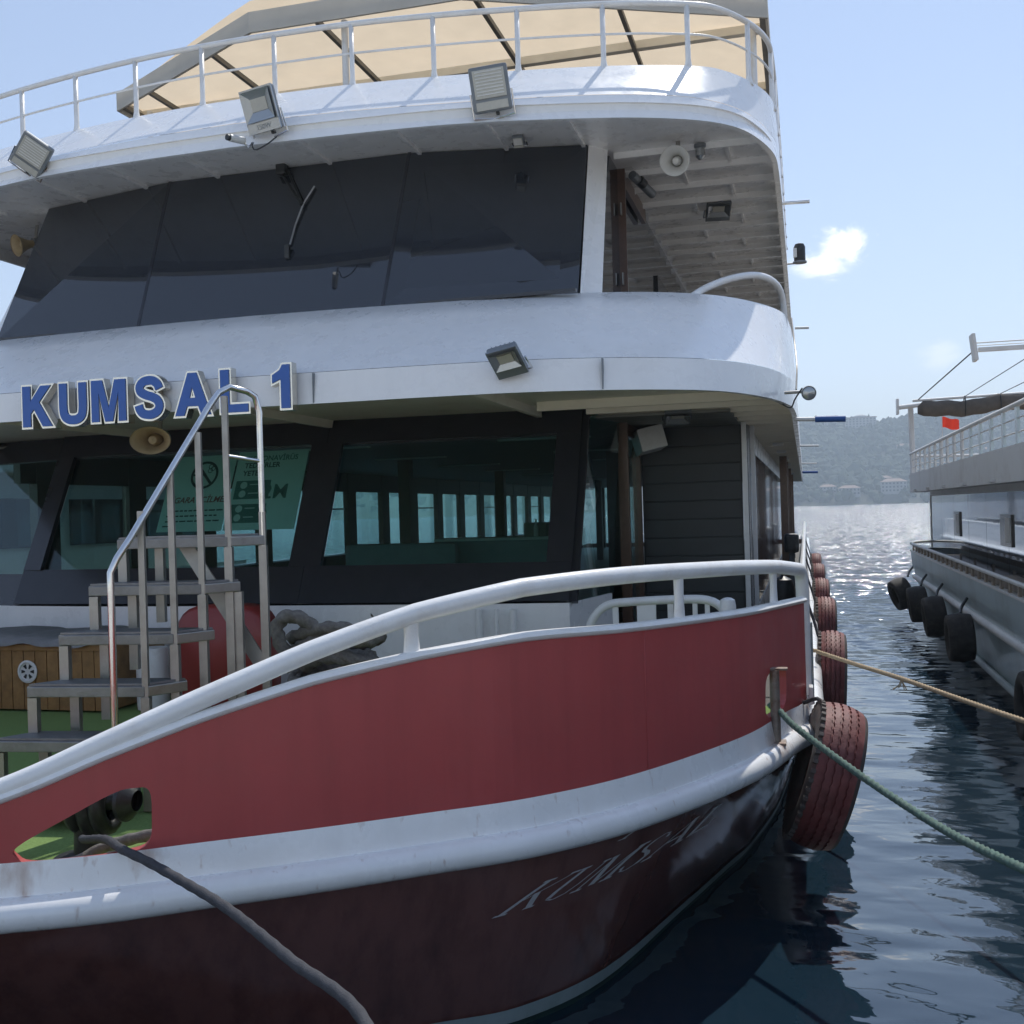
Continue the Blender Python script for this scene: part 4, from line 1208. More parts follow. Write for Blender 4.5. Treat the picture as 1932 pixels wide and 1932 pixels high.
floodlight((-0.85, 12.4, 5.76), R(10), R(65), 'floodlight under the side soffit behind the round horn', 'plain', 0.9)

cc = empty('security_camera', (-4.60, 8.52, 5.70), 'small bullet security camera beside the 150W floodlight', 'camera')
tube('camera_body', [(-4.66, 8.36, 5.72), (-4.60, 8.50, 5.73)], 0.032, PLASTW, cc, n=12)
tube('lens', [(-4.672, 8.335, 5.718), (-4.655, 8.375, 5.72)], 0.026, BLACK, cc, n=12)
tube('bracket', [(-4.61, 8.48, 5.72), (-4.57, 8.52, 5.68), (-4.55, 8.57, 5.73)], 0.010, CHROME, cc)
cab = tube('cable', catmull([(-4.55, 8.54, 5.72), (-4.50, 8.5, 5.64), (-4.40, 8.52, 5.68), (-4.33, 8.58, 5.76)], 12), 0.006, BLACK, cc)

def horn(loc, direction, r, L, label, m_, oval=1.0):
    e = empty('horn_loudspeaker', loc, label, 'loudspeaker')
    q = Vector(direction).normalized().to_track_quat('Z', 'Y').to_matrix()
    prof = [(r, 0.0), (r * 1.02, -0.01), (r * 0.97, -0.012), (r * 0.74, -L * 0.28), (r * 0.50, -L * 0.55), (r * 0.36, -L * 0.8), (r * 0.34, -L)]
    lathe('bell', prof, m_, e, n=32, loc=loc, M=q @ Matrix.Diagonal((1, oval, 1)), sharp=60)
    lathe('throat', [(0.001, -L * 0.25), (r * 0.20, -L * 0.3), (r * 0.30, -L * 0.62), (r * 0.34, -L * 0.9)], m_, e, n=24, loc=loc, M=q)
    lathe('driver', [(0.001, -L * 1.45), (r * 0.5, -L * 1.42), (r * 0.52, -L * 1.0), (r * 0.34, -L * 0.98)], HOUS, e, n=20, loc=loc, M=q)
    c_ = Vector(loc) + q @ Vector((0, 0, -L * 1.1))
    bar('bracket', c_, c_ + Vector((0, 0.05, 0.22)), 0.04, 0.01, ALU, e)
    return e
horn((-1.06, 9.95, 5.60), (-0.05, -1, -0.28), 0.135, 0.20, 'round white horn loudspeaker under the side soffit of the upper deck', PLASTW)
horn((-5.45, 8.25, 3.16), (0.3, -1, -0.12), 0.175, 0.24, 'oval beige horn loudspeaker hanging under the name letters', HORNB, 0.68)
horn((-8.35, 10.2, 5.56), (-0.5, -1, -0.3), 0.12, 0.2, 'small cream horn loudspeaker under the upper soffit at the far left', HORNB)
dl = empty('deck_lamp_bracket', (-0.95, 10.6, 5.86), 'small glass bulkhead lamp beside the round white horn', 'lamp')
lathe('lamp_base', [(0.001, 5.85), (0.06, 5.85), (0.06, 5.82), (0.05, 5.81)], HOUS, dl, n=16, loc=(-0.86, 10.35, 0))
lathe('lamp_glass', [(0.045, 5.81), (0.045, 5.74), (0.02, 5.71), (0.001, 5.705)], LENSD, dl, n=16, loc=(-0.86, 10.35, 0))
for nm in (dl,): nm.name = 'bulkhead_lamp'
ex = empty('cylinder_siren', (-1.52, 10.9, 5.74), 'dark cylindrical siren mounted beside the brown upper door jamb', 'siren')
tube('siren_body', [(-1.58, 10.85, 5.79), (-1.44, 11.28, 5.70)], 0.045, HOUS, ex, n=16)
tube('siren_band', [(-1.53, 10.95, 5.765), (-1.50, 11.05, 5.745)], 0.049, BLACK, ex, n=16)
tube('siren_bracket', [(-1.5, 11.05, 5.75), (-1.5, 11.05, 5.86)], 0.012, ALU, ex)

# fittings that stick out of the ferry's side
nl = empty('navigation_lantern', (-0.02, 15.6, 5.72), 'black navigation lantern on an arm off the upper deck side', 'lantern')
tube('arm', [(-0.16, 15.6, 5.78), (0.10, 15.6, 5.78)], 0.012, ALU, nl)
lathe('lantern_base', [(0.001, 5.78), (0.095, 5.78), (0.095, 5.80), (0.06, 5.81)], HOUS, nl, n=16, loc=(0.02, 15.6, 0))
lathe('lantern_body', [(0.072, 5.80), (0.078, 5.82), (0.078, 6.0), (0.06, 6.04), (0.001, 6.06)], BLACK, nl, n=16, loc=(0.02, 15.6, 0))
box('lantern_lens', (-0.04, 15.54, 5.91), (0.05, 0.06, 0.13), PLASTW, nl, bev=0.01)
def stub(loc, L, m_, label, r=0.02, base=True):
    e = empty('side_boom', loc, label, 'boom', 'booms off the ferry side')
    x, y, z = loc
    if base: tube('boom_root', [(x - 0.15, y, z + 0.01), (x + 0.1, y, z)], r * 0.7, PLASTW, e)
    tube('boom_arm', [(x + (0.06 if base else -0.1), y, z), (x + L, y, z - 0.01)], r, m_, e)
    return e
stub((-0.06, 12.5, 5.80), 0.20, CHROME, 'topmost short steel boom high on the upper deck side', 0.02, False)
stub((0.0, 21.6, 5.82), 0.16, PLASTW, 'short white boom at the after end of the upper deck', 0.025, False)
stub((0.06, 11.6, 3.31), 0.36, BLUEF, 'thick blue sleeved boom off the lower deck side', 0.032)
stub((0.04, 17.0, 3.32), 0.18, PLASTW, 'upper of two thin white booms below the blue one', 0.015, False)
stub((0.04, 24.0, 3.30), 0.22, PLASTW, 'lower of two thin white booms below the blue one', 0.015, False)
stub((0.04, 30.0, 3.28), 0.30, BLUEF, 'small dark blue boom far along the ferry side', 0.035, False)
so = empty('round_spotlight', (0.0, 9.75, 3.3), 'round glass spotlight at the shoulder of the lower fascia', 'spotlight')
q = Vector((0.1, -1, -0.1)).normalized().to_track_quat('Z', 'Y').to_matrix()
lathe('spot_shell', [(0.06, 0.03), (0.064, 0.0), (0.05, -0.05), (0.02, -0.08), (0.001, -0.085)], HOUS, so, n=20, loc=(0.055, 9.72, 3.40), M=q)
lathe('spot_lens', [(0.001, 0.035), (0.035, 0.032), (0.059, 0.02)], LENSD, so, n=20, loc=(0.055, 9.72, 3.40), M=q)
tube('spot_arm', [(-0.15, 9.8, 3.42), (0.03, 9.78, 3.42)], 0.014, ALU, so)
tube('cable', catmull([(0.0, 9.78, 3.45), (-0.06, 9.75, 3.36), (-0.1, 9.9, 3.30), (-0.2, 10.2, 3.37)], 14), 0.007, BLACK, so)
cable2 = tube('hanging_cable', catmull([(-0.08, 10.9, 4.25), (-0.055, 10.6, 3.95), (-0.04, 10.2, 3.7), (-0.05, 9.95, 3.46)], 20), 0.008, ALU)
tag(cable2, 'thin grey cable running down the curved bulwark to the spotlight', 'cable')

# ================================================================== tyres
def make_tyre(name, label, m_tread, m_side, Rr=0.5, W=0.30, ribs=5, seg=96, group=None, detail=True):
    e = empty(name, (0, 0, 0), label, 'tyre', group)
    prof = []
    wt_ = W * 0.40
    edges = []
    if detail:
        step = 2 * wt_ / ribs
        for i in range(ribs):
            a = -wt_ + i * step; c_ = a + step
            g = 0.008
            x0, x1 = a + (g if i else 0), c_ - (g if i < ribs - 1 else 0)
            edges += [(x0, 0.985 if i else 1), (x0, 1), (x1, 1), (x1, 0.972 if i < ribs - 1 else 1)]
            if i < ribs - 1: edges += [(c_ + g * 0.6, 0.972)]
    else:
        edges = [(-wt_, 1), (0, 1.005), (wt_, 1)]
    V = []; F = []
    k = len(edges)
    for j in range(seg):
        a = 2 * math.pi * j / seg
        zz = 0.004 * (1 if j % 2 else -1) if detail else 0
        for (x, r) in edges:
            crown = 1 - 0.05 * (x / wt_) ** 2 if wt_ else 1
            rr_ = Rr * r * crown * (1 + (0.002 if (j % 4 < 2 and r == 1 and detail) else 0))
            V.append((x + (zz if abs(x) < wt_ * 0.98 else 0), rr_ * math.cos(a), rr_ * math.sin(a)))
    for j in range(seg):
        for i in range(k - 1):
            p_ = j * k + i; q_ = ((j + 1) % seg) * k + i
            F.append((p_, q_, q_ + 1, p_ + 1))
    obj('tread', V, F, m_tread, e, True, local=True, sharp=25)
    for s_ in (-1, 1):
        pr = [(Rr * 0.95, s_ * wt_), (Rr * 0.92, s_ * W * 0.47), (Rr * 0.84, s_ * W * 0.50), (Rr * 0.72, s_ * W * 0.50), (Rr * 0.60, s_ * W * 0.44), (Rr * 0.54, s_ * W * 0.38), (Rr * 0.53, s_ * W * 0.30), (Rr * 0.62, s_ * W * 0.26)]
        lathe('sidewall', pr, m_side, e, n=48, axis='X', local=True, sharp=60)
        if detail and s_ < 0:
            lug = []
            for j in range(48):
                a = 2 * math.pi * j / 48
                Mx = Matrix.Rotation(a, 3, 'X')
                lug.append(boxv(Mx @ Vector((s_ * (wt_ + 0.012), Rr * 0.945, 0)), (0.03, Rr * 0.07, 0.026), Mx, 0.004))
            Vv, Ff = join(*lug)
            o_ = obj('shoulder_lugs', Vv, Ff, m_side, e, local=True); o_['kind'] = 'stuff'
    return e
TG = 'red painted tyres along the ferry side'
ty = make_tyre('tyre_fender', 'nearest large red painted tyre hanging at the ferry shoulder', TYRE, TYREG, 0.47, 0.31, group=TG)
ty.location = (0.07, 7.25, 0.70); ty.rotation_euler = (R(40), R(17), R(4))
ty2 = make_tyre('tyre_fender', 'second red painted tyre along the ferry side from the bow', TYRE, TYREG, 0.50, 0.26, group=TG)
ty2.location = (0.185, 10.7, 0.74); ty2.rotation_euler = (R(10), R(3), 0)
labs = ['third red painted tyre along the ferry side, below a cut top', 'fourth red painted tyre along the ferry side from the bow', 'fifth red painted tyre along the ferry side, small with distance', 'sixth and farthest red painted tyre in view along the ferry side']
labs[0] = 'third red painted tyre along the ferry side from the bow'
for (y, l, z) in zip((14.6, 18.6, 22.8, 27.8), labs, (0.74, 0.72, 0.74, 0.72)):
    c_ = copy_tree(ty2); c_.location = (0.19, y, z); c_['label'] = l; c_.rotation_euler = (R(y * 37), R(3), R(2))
tl = []
for i, (y, z) in enumerate(((7.25, 1.1), (10.7, 1.2), (14.6, 1.2), (18.6, 1.2), (22.8, 1.2), (27.8, 1.2))):
    xx = 0.02 if i else -0.03
    o_ = tube('tyre_lanyard', catmull([(-0.05, y + 0.25, 1.62 if i else 1.12), (0.05, y + 0.15, 1.30 if i else 1.16), (0.10, y + 0.02, z - 0.06), (0.16, y, z - 0.02)], 14), 0.014, RGREY)
    tag(o_, ['short dark lanyard holding the nearest red tyre', 'dark lanyard holding the second red tyre', 'dark lanyard holding the third red tyre', 'dark lanyard holding the fourth red tyre', 'dark lanyard holding the fifth red tyre', 'dark lanyard holding the farthest red tyre'][i], 'lanyard', 'tyre lanyards on the ferry side')

# ================================================================== ropes
def rope(name, pts, r, m_, label, lobes=3, lobe=0.16, turn=None, n=12):
    L = sum((Vector(b_) - Vector(a)).length for a, b_ in zip(pts[:-1], pts[1:]))
    cnt = int(L / (r * 0.55))
    P_ = catmull(pts, cnt)
    V, F = tubev(P_, r, n, twist=(turn or 0.9 / r) , lobes=lobes, lobe=lobe)
    o_ = obj(name, V, F, m_, None, True)
    tag(o_, label, 'rope', 'mooring ropes')
    return o_
rope('mooring_rope', [(-.25, 6.95, 1.20), (-.19, 6.86, 1.18), (-.10, 6.70, 1.12), (0.191, 6.2, 1.0), (0.431, 5.75, 0.93), (0.616, 5.25, 0.925), (0.793, 4.669, 0.977), (0.92, 3.9, 1.10), (1.0, 2.9, 1.2), (1.05, 0.9, 1.05)], 0.019, RGREEN, 'faded green twisted mooring rope stretched from the steel pin over the water')
rope('mooring_rope', [(-0.10, 9.5, 1.20), (0.02, 9.5, 1.21), (0.10, 9.42, 1.195), (0.365, 8.904, 1.172), (0.634, 8.355, 1.157), (0.913, 7.705, 1.138), (1.205, 6.955, 1.131), (1.7, 5.6, 1.15), (2.6, 3.0, 1.18), (3.3, 0.9, 1.06)], 0.016, RBEIGE, 'straw coloured mooring rope stretched from the ferry side over the water')
fray = empty('rope_whisker', (0.634, 8.355, 1.12), 'frayed knot ends hanging from the straw coloured rope', 'rope end')
for i in range(7):
    a = i * 0.9
    tube('yarn', catmull([(0.634, 8.355, 1.15), (0.634 + 0.02 * math.cos(a), 8.34, 1.11), (0.62 + 0.05 * math.cos(a), 8.34 + 0.03 * math.sin(a), 1.075 + 0.01 * (i % 3))], 6), 0.004, RBEIGE, fray, n=5)
rope('mooring_rope', [(-3.50, 4.62, 0.90), (-3.2, 4.25, 1.02), (-2.898, 3.981, 1.115), (-2.692, 3.80, 1.14), (-2.529, 3.72, 1.128), (-2.308, 3.60, 1.109), (-1.964, 3.355, 1.109), (-1.546, 3.0, 1.109), (-1.152, 2.64, 1.12), (-.6, 1.7, 1.12), (-.3, 0.95, 1.05)], 0.018, RGREY, 'dark grey braided mooring rope running out of the bow opening', 2, 0.05, 30)
rope('deck_rope', [(-3.9, 4.45, 0.80), (-3.6, 4.3, 0.84), (-3.3, 4.25, 0.9), (-3.12, 4.3, 0.98), (-2.85, 4.25, 1.06), (-2.6, 4.3, 1.1), (-2.5, 4.5, 1.05)], 0.026, RCOIL, 'grey rope lying behind the bow opening around the bollard', 2, 0.06, 30)

# ================================================================== on the foredeck
bo = empty('mooring_bollard', (-3.45, 4.72, 0.75), 'black twin bollard wrapped in dark rope behind the bow opening', 'bollard')
lathe('bollard_post', [(0.075, 0.75), (0.068, 0.80), (0.066, 1.02), (0.08, 1.2), (0.08, 1.24), (0.001, 1.25)], BLACK, bo, n=20, loc=(-3.54, 4.72, 0))
V, F = tubev([(-3.88, 4.72, 1.07), (-3.30, 4.72, 1.07)], 0.05, 16); obj('cross_bar', V, F, BLACK, bo, True)
lathe('bar_flange', [(0.001, 0.0), (0.105, 0.0), (0.105, 0.02), (0.05, 0.07)], BLACK, bo, n=20, axis='X', loc=(-3.32, 4.72, 1.07))
for i in range(3):
    pts = [(-3.57 + 0.075 * i, 4.72 + 0.09 * math.cos(a), 1.06 + (0.13 + 0.01 * (i % 2)) * math.sin(a)) for a in np.linspace(0, 2 * math.pi, 18)[:-1]]
    V, F = tubev(pts, 0.042, 8, closed=True); obj('rope_turn', V, F, BLACK, bo, True)
for i in range(3):
    pts = [(-3.70 - 0.07 * i, 4.72 + 0.06 * math.cos(a), 1.07 + (0.075 + 0.012 * (i % 2)) * math.sin(a)) for a in np.linspace(0, 2 * math.pi, 18)[:-1]]
    V, F = tubev(pts, 0.032, 8, closed=True); obj('rope_turn', V, F, BLACK, bo, True)
lathe('bollard_base', [(0.001, 0.75), (0.17, 0.752), (0.17, 0.78), (0.07, 0.80)], BLACK, bo, n=20, loc=(-3.54, 4.72, 0))

# aluminium boarding steps
fwv = Vector((-math.sin(YAW), math.cos(YAW), 0)); rtv = Vector((math.cos(YAW), math.sin(YAW), 0))
st = empty('boarding_steps', (-3.6, 5.9, 0.75), 'weathered aluminium boarding steps with one handrail on the foredeck', 'steps')
wdir = (rtv * math.cos(R(9)) - fwv * math.sin(R(9)))
run = rtv * 0.175 + fwv * 0.19
FR0 = Vector((-3.542, 6.191, 0))
WD = 0.75
top_z, rise = 2.36, 0.285
tops = []
for k in range(6):
    fr = FR0 - (rtv * 0.126 + fwv * 0.17) * k; z = top_z - rise * k
    fl = fr - wdir * WD; br = fr + run; bl_ = fl + run
    tops.append((fr, fl, br, bl_, z))
    zz = Vector((0, 0, z))
    P4 = [fl + zz, fr + zz, br + zz, bl_ + zz]
    V = [q_ for q_ in P4] + [q_ - Vector((0, 0, 0.012)) for q_ in P4]
    tr = obj('tread', V, [(0,1,2,3), (7,6,5,4), (0,4,5,1), (1,5,6,2), (2,6,7,3), (3,7,4,0)], TREAD, st)
    dz = Vector((0, 0, -0.045))
    for a, b_ in ((0, 1), (1, 2), (2, 3), (3, 0)):
        bar('tread_edge', P4[a] + dz, P4[b_] + dz, 0.05, 0.062, TREAD if a == 0 else ALU, tr, bev=0.006)
    low = 0.76
    for nm, q_ in (('fl', fl), ('bl', bl_)):
        zl = max(low, z - rise + (0.0 if nm == 'fl' else -rise)) if k < 5 else low
        if z - 0.08 > zl: bar('leg', q_ + Vector((0, 0, z - 0.08)) + wdir * 0.03, q_ + Vector((0, 0, zl)) + wdir * 0.03, 0.055, 0.055, ALU, st, up=fwv)
    bar('leg', fr + Vector((0, 0, z - 0.08)), fr + Vector((0, 0, low)), 0.05, 0.055, ALU, st, up=fwv)
    if k == 0: bar('leg', br + Vector((0, 0, z - 0.08)), br + Vector((0, 0, low)), 0.05, 0.055, ALU, st, up=fwv)
    if k == 1: bar('leg', br + Vector((0, 0, z - 0.08)), br + Vector((0, 0, low)), 0.05, 0.055, ALU, st, up=fwv)
fr0, br0 = tops[0][0], tops[0][2]
fr4 = tops[4][0] + rtv * 0.0
hb0 = fr4 + Vector((0, 0, 2.10)); 
hand = [fr4 + Vector((0, 0, 0.78)), fr4 + Vector((0, 0, 2.05)), fr4 + Vector((0, 0, 2.17)), fr4 + (rtv * 0.03 + fwv * 0.026) + Vector((0, 0, 2.25)), fr4 + (rtv * 0.09 + fwv * 0.08) + Vector((0, 0, 2.36)),
        fr0 - (rtv * 0.08 + fwv * 0.07) + Vector((0, 0, 3.17)), fr0 - (rtv * 0.03 + fwv * 0.02) + Vector((0, 0, 3.26)), fr0 + run * 0.15 + Vector((0, 0, 3.30)), fr0 + run * 0.65 + Vector((0, 0, 3.28)), br0 - run * 0.12 + Vector((0, 0, 3.25)), br0 + Vector((0, 0, 3.15)), br0 + Vector((0, 0, 3.0)), br0 + Vector((0, 0, 2.25))]
hr = tube('handrail', hand, 0.021, CHROME, st, n=12)
for k in range(4):
    fr, z = tops[k][0], tops[k][4]
    f_ = k / 4.0
    zt = 3.24 - (3.24 - 2.28) * f_
    bar('baluster', fr + Vector((0, 0, z - 0.12)), fr + Vector((0, 0, zt)), 0.036, 0.036, ALU, st, up=fwv)
bar('baluster', br0 + Vector((0, 0, 2.2)), br0 + Vector((0, 0, 2.5)), 0.04, 0.04, ALU, st, up=fwv)
tube('cross_rung', [fr0 + Vector((0, 0, 2.86)), br0 + Vector((0, 0, 2.83))], 0.013, CHROME, st)
bar('brace', tops[0][1] * 0.72 + tops[0][0] * 0.28 + run + Vector((0, 0, 2.3)), br0 + Vector((0, 0, 1.45)), 0.09, 0.02, ALU, st, up=fwv)

# coil of thick rope on a post
rc = empty('rope_coil', (-3.45, 7.4, 0.75), 'coil of thick weathered grey rope heaped on a stand', 'rope coil')
lathe('coil_stand', [(0.16, 0.752), (0.12, 0.78), (0.10, 1.2), (0.16, 1.24), (0.001, 1.26)], WHITE, rc, n=18, loc=(-3.42, 7.45, 0))
rng2 = np.random.default_rng(3)
for i in range(7):
    a0 = rng2.uniform(0, 6); rx = 0.27 + rng2.uniform(-0.06, 0.08); zz = 1.14 + 0.075 * i
    pts = [(-3.38 + rx * math.cos(a) * 1.15 + 0.02 * math.sin(3 * a + i), 7.45 + rx * 0.8 * math.sin(a), zz + 0.05 * math.sin(a + a0) + 0.02 * math.sin(3 * a)) for a in np.linspace(0, 2 * math.pi, 60)[:-1]]
    V, F = tubev(pts, 0.047, 10, closed=True, lobes=3, lobe=0.18, twist=18); obj('rope_turn', V, F, RCOIL, rc, True)
pts = catmull([(-3.62, 7.2, 1.35), (-3.70, 7.18, 1.52), (-3.74, 7.18, 1.66), (-3.66, 7.2, 1.74), (-3.52, 7.22, 1.70), (-3.44, 7.25, 1.58), (-3.40, 7.3, 1.45)], 50)
V, F = tubev(pts, 0.05, 10, lobes=3, lobe=0.16, twist=18); obj('rope_bight', V, F, RCOIL, rc, True)

# red float behind the steps
rf = empty('red_float_box', (-5.0, 8.75, 0.75), 'large rounded red plastic float standing behind the boarding steps', 'float')
pr = rounded([(-5.50, 0.76), (-4.58, 0.76), (-4.58, 1.70), (-5.50, 1.70)], 0.34, 6)
V = []; 
for (y, s_) in ((8.60, 0.93), (8.64, 1.0), (8.86, 1.0), (8.9, 0.93)):
    V.append([(-5.04 + (q_[0] + 5.04) * s_, y, 1.23 + (q_[1] - 1.23) * s_) for q_ in pr])
loft('float_body', V, BUOY, rf, closed=True, caps=True, sharp=50)
tube('float_grip', catmull([(-4.85, 8.585, 1.1), (-4.82, 8.53, 1.0), (-4.80, 8.53, 0.95), (-4.78, 8.59, 0.86)], 10), 0.014, ALU, rf)
hook = tube('wall_hook', catmull([(-4.02, 9.62, 1.52), (-3.98, 9.56, 1.50), (-3.96, 9.55, 1.46), (-4.0, 9.56, 1.43), (-4.03, 9.6, 1.46)], 14), 0.012, CHROME)
tag(hook, 'small steel hook fixed on the white saloon wall', 'hook')

# wooden lockers with a grey cover
lk = empty('wooden_locker', (-7.3, 8.8, 0.75), 'pine board locker under a grey cover beside the boarding steps', 'locker')
x = -8.6
box('carcass', (-7.35, 8.93, 1.06), (2.5, 0.9, 0.58), WOOD, lk)
while x < -6.15:
    w_ = 0.125
    box('board', (x + w_ / 2, 8.465, 1.04), (w_ - 0.008, 0.022, 0.54), WOOD, lk, bev=0.004)
    x += w_
box('locker_rail', (-7.35, 8.455, 1.34), (2.5, 0.035, 0.06), WOOD, lk, bev=0.005)
cv = []
for j, (y, z) in enumerate(((8.40, 1.36), (8.41, 1.41), (8.6, 1.44), (9.0, 1.46), (9.38, 1.42))):
    cv.append([(xx, y, z + 0.015 * math.sin(xx * 7 + j) + 0.01 * math.sin(xx * 17)) for xx in np.linspace(-8.65, -6.05, 40)])
loft('locker_cover', cv, TARP, lk)
vent = lathe('round_vent', [(0.10, 0.0), (0.105, -0.015), (0.085, -0.02), (0.08, -0.005), (0.001, -0.006)], PLASTW, lk, n=24, axis='Y', loc=(-6.92, 8.45, 1.12))
for k in range(6):
    a = k * math.pi / 3
    V = [(-6.92 + r_ * math.cos(a + d_), 8.438, 1.12 + r_ * math.sin(a + d_)) for r_, d_ in ((0.03, -0.2), (0.068, -0.24), (0.068, 0.24), (0.03, 0.2))]
    V += [(p_[0], p_[1] + 0.004, p_[2]) for p_ in V]
    obj('vent_slot', V, [(0,1,2,3), (7,6,5,4), (0,4,5,1), (1,5,6,2), (2,6,7,3), (3,7,4,0)], BLACK, vent)
bn = empty('white_drum', (-5.85, 8.7, 0.75), 'small white drum between the locker and red float', 'drum')
lathe('drum_shell', [(0.001, 0.755), (0.14, 0.755), (0.145, 0.8), (0.145, 1.28), (0.13, 1.31), (0.001, 1.32)], PLASTW, bn, n=24, loc=(-5.80, 8.72, 0))
lathe('drum_hoop', [(0.147, 1.0), (0.152, 1.01), (0.152, 1.03), (0.147, 1.04)], PLASTW, bn, n=24, loc=(-5.80, 8.72, 0))
tq = empty('turquoise_basin', (-2.95, 4.9, 1.2), 'turquoise plastic basin edge showing below the bow rail', 'basin')
lathe('basin_bowl', [(0.10, 1.0), (0.17, 1.16), (0.20, 1.30), (0.21, 1.315), (0.19, 1.31), (0.16, 1.17), (0.001, 1.03)], TURQ, tq, n=28, loc=(-3.06, 5.0, 0))
lathe('basin_stand', [(0.14, 0.752), (0.12, 0.78), (0.09, 1.0), (0.001, 1.01)], BLACK, tq, n=18, loc=(-3.06, 5.0, 0))

# white tube frame seat behind the bulwark
ws = empty('white_frame_bench', (-1.2, 9.0, 0.75), 'white tubular bench back behind the bow rail near the shutter', 'bench')
pts = catmull([(-1.86, 9.0, 0.78), (-1.80, 9.0, 1.35), (-1.76, 9.0, 1.52), (-1.64, 9.0, 1.64), (-1.45, 9.0, 1.67), (-0.95, 9.0, 1.69), (-0.76, 9.0, 1.67), (-0.66, 9.0, 1.58), (-0.63, 9.0, 1.4), (-0.62, 9.0, 0.78)], 60)
tube('bench_frame', pts, 0.036, RAILW, ws, n=12)
for x, w_ in ((-1.56, 0.05), (-1.30, 0.16), (-1.10, 0.05), (-0.90, 0.04), (-0.80, 0.04)):
    box('slat', (x, 9.0, 1.36), (w_, 0.022, 0.60), RAILW, ws, bev=0.006)
box('seat', (-1.24, 9.22, 1.05), (1.15, 0.42, 0.04), RAILW, ws, bev=0.01)
for x in (-1.78, -0.70):
    tube('leg', [(x, 9.4, 0.76), (x, 9.4, 1.04)], 0.025, RAILW, ws)
wb = empty('white_bitt', (-0.6, 8.5, 0.75), 'stubby white mooring bitt behind the bulwark beside the bench', 'bollard')
lathe('bitt_post', [(0.075, 0.755), (0.065, 0.8), (0.062, 1.68), (0.055, 1.725), (0.03, 1.74), (0.001, 1.745)], RAILW, wb, n=20, loc=(-0.6, 8.5, 0))
lathe('bitt_foot', [(0.14, 0.752), (0.14, 0.775), (0.07, 0.79)], RAILW, wb, n=20, loc=(-0.6, 8.5, 0))
fd = empty('deck_fender', (-0.3, 14.8, 0.76), 'dark cylindrical fender standing on the narrow side deck', 'fender')
lathe('fender_body', [(0.001, 0.76), (0.12, 0.78), (0.15, 0.9), (0.15, 1.35), (0.12, 1.45), (0.03, 1.5)], BLACK, fd, n=18, loc=(-0.32, 14.8, 0))
tube('fender_eye', [(-0.32, 14.8, 1.48), (-0.32, 14.8, 1.58)], 0.02, BLACK, fd)
fd2 = empty('deck_motor', (-0.3, 20, 0.76), 'dark outboard motor on a stand far along the side deck', 'motor')
box('motor_cowl', (-0.26, 20, 1.75), (0.26, 0.4, 0.34), BLACK, fd2, bev=0.06)
box('motor_leg', (-0.26, 20.05, 1.3), (0.1, 0.16, 0.7), HOUS, fd2, bev=0.02)
box('motor_stand', (-0.28, 20, 0.87), (0.3, 0.5, 0.2), BLACK, fd2, bev=0.02)

# ================================================================== inside the saloon
ct = empty('saloon_counter', (-4.4, 15, 0.78), 'pale blue grey counter inside the saloon behind the right pane', 'counter')
box('counter_front', (-4.2, 15.2, 1.42), (1.9, 0.6, 1.26), SEATM, ct, bev=0.02)
box('counter_top', (-4.2, 15.2, 2.07), (2.0, 0.7, 0.04), PLASTW, ct, bev=0.01)
bk = empty('saloon_sofa', (-6.0, 13.9, 0.78), 'pale sofa back inside the saloon behind the right pane', 'sofa')
box('sofa_back', (-5.6, 14.6, 1.55), (1.7, 0.2, 1.0), SEATM, bk, bev=0.08)
box('sofa_seat', (-5.6, 14.95, 1.0), (1.7, 0.6, 0.42), SEATM, bk, bev=0.08)
for i, (x, y) in enumerate(((-7.2, 12.9), (-6.3, 13.2), (-2.9, 13.5), (-3.3, 12.4), (-5.6, 12.2))):
    tb = empty('saloon_table', (x, y, 0.78), ['small table inside the saloon behind the leftmost pane', 'small table inside the saloon behind the boarding steps', 'small table inside the saloon near the corner post', 'small table inside the saloon below the right pane', 'small table inside the saloon under the posters'][i], 'table', 'tables inside the saloon')
    box('table_top', (x, y, 1.53), (0.8, 0.8, 0.03), PLASTW, tb, bev=0.01)
    tube('table_leg', [(x, y, 0.79), (x, y, 1.52)], 0.04, HOUS, tb)
bt_ = empty('small_bottle', (-3.9, 15.05, 2.09), 'small bottle standing on the saloon counter', 'bottle')
lathe('bottle_glass', [(0.001, 2.09), (0.035, 2.092), (0.035, 2.22), (0.014, 2.28), (0.014, 2.34), (0.001, 2.34)], PLASTW, bt_, n=14, loc=(-3.72, 15.05, 0))
bx = box('counter_box', (-3.75, 15.25, 2.19), (0.34, 0.26, 0.20), CEILM, bev=0.01)
tag(bx, 'grey box standing on the saloon counter behind the bottle', 'box')

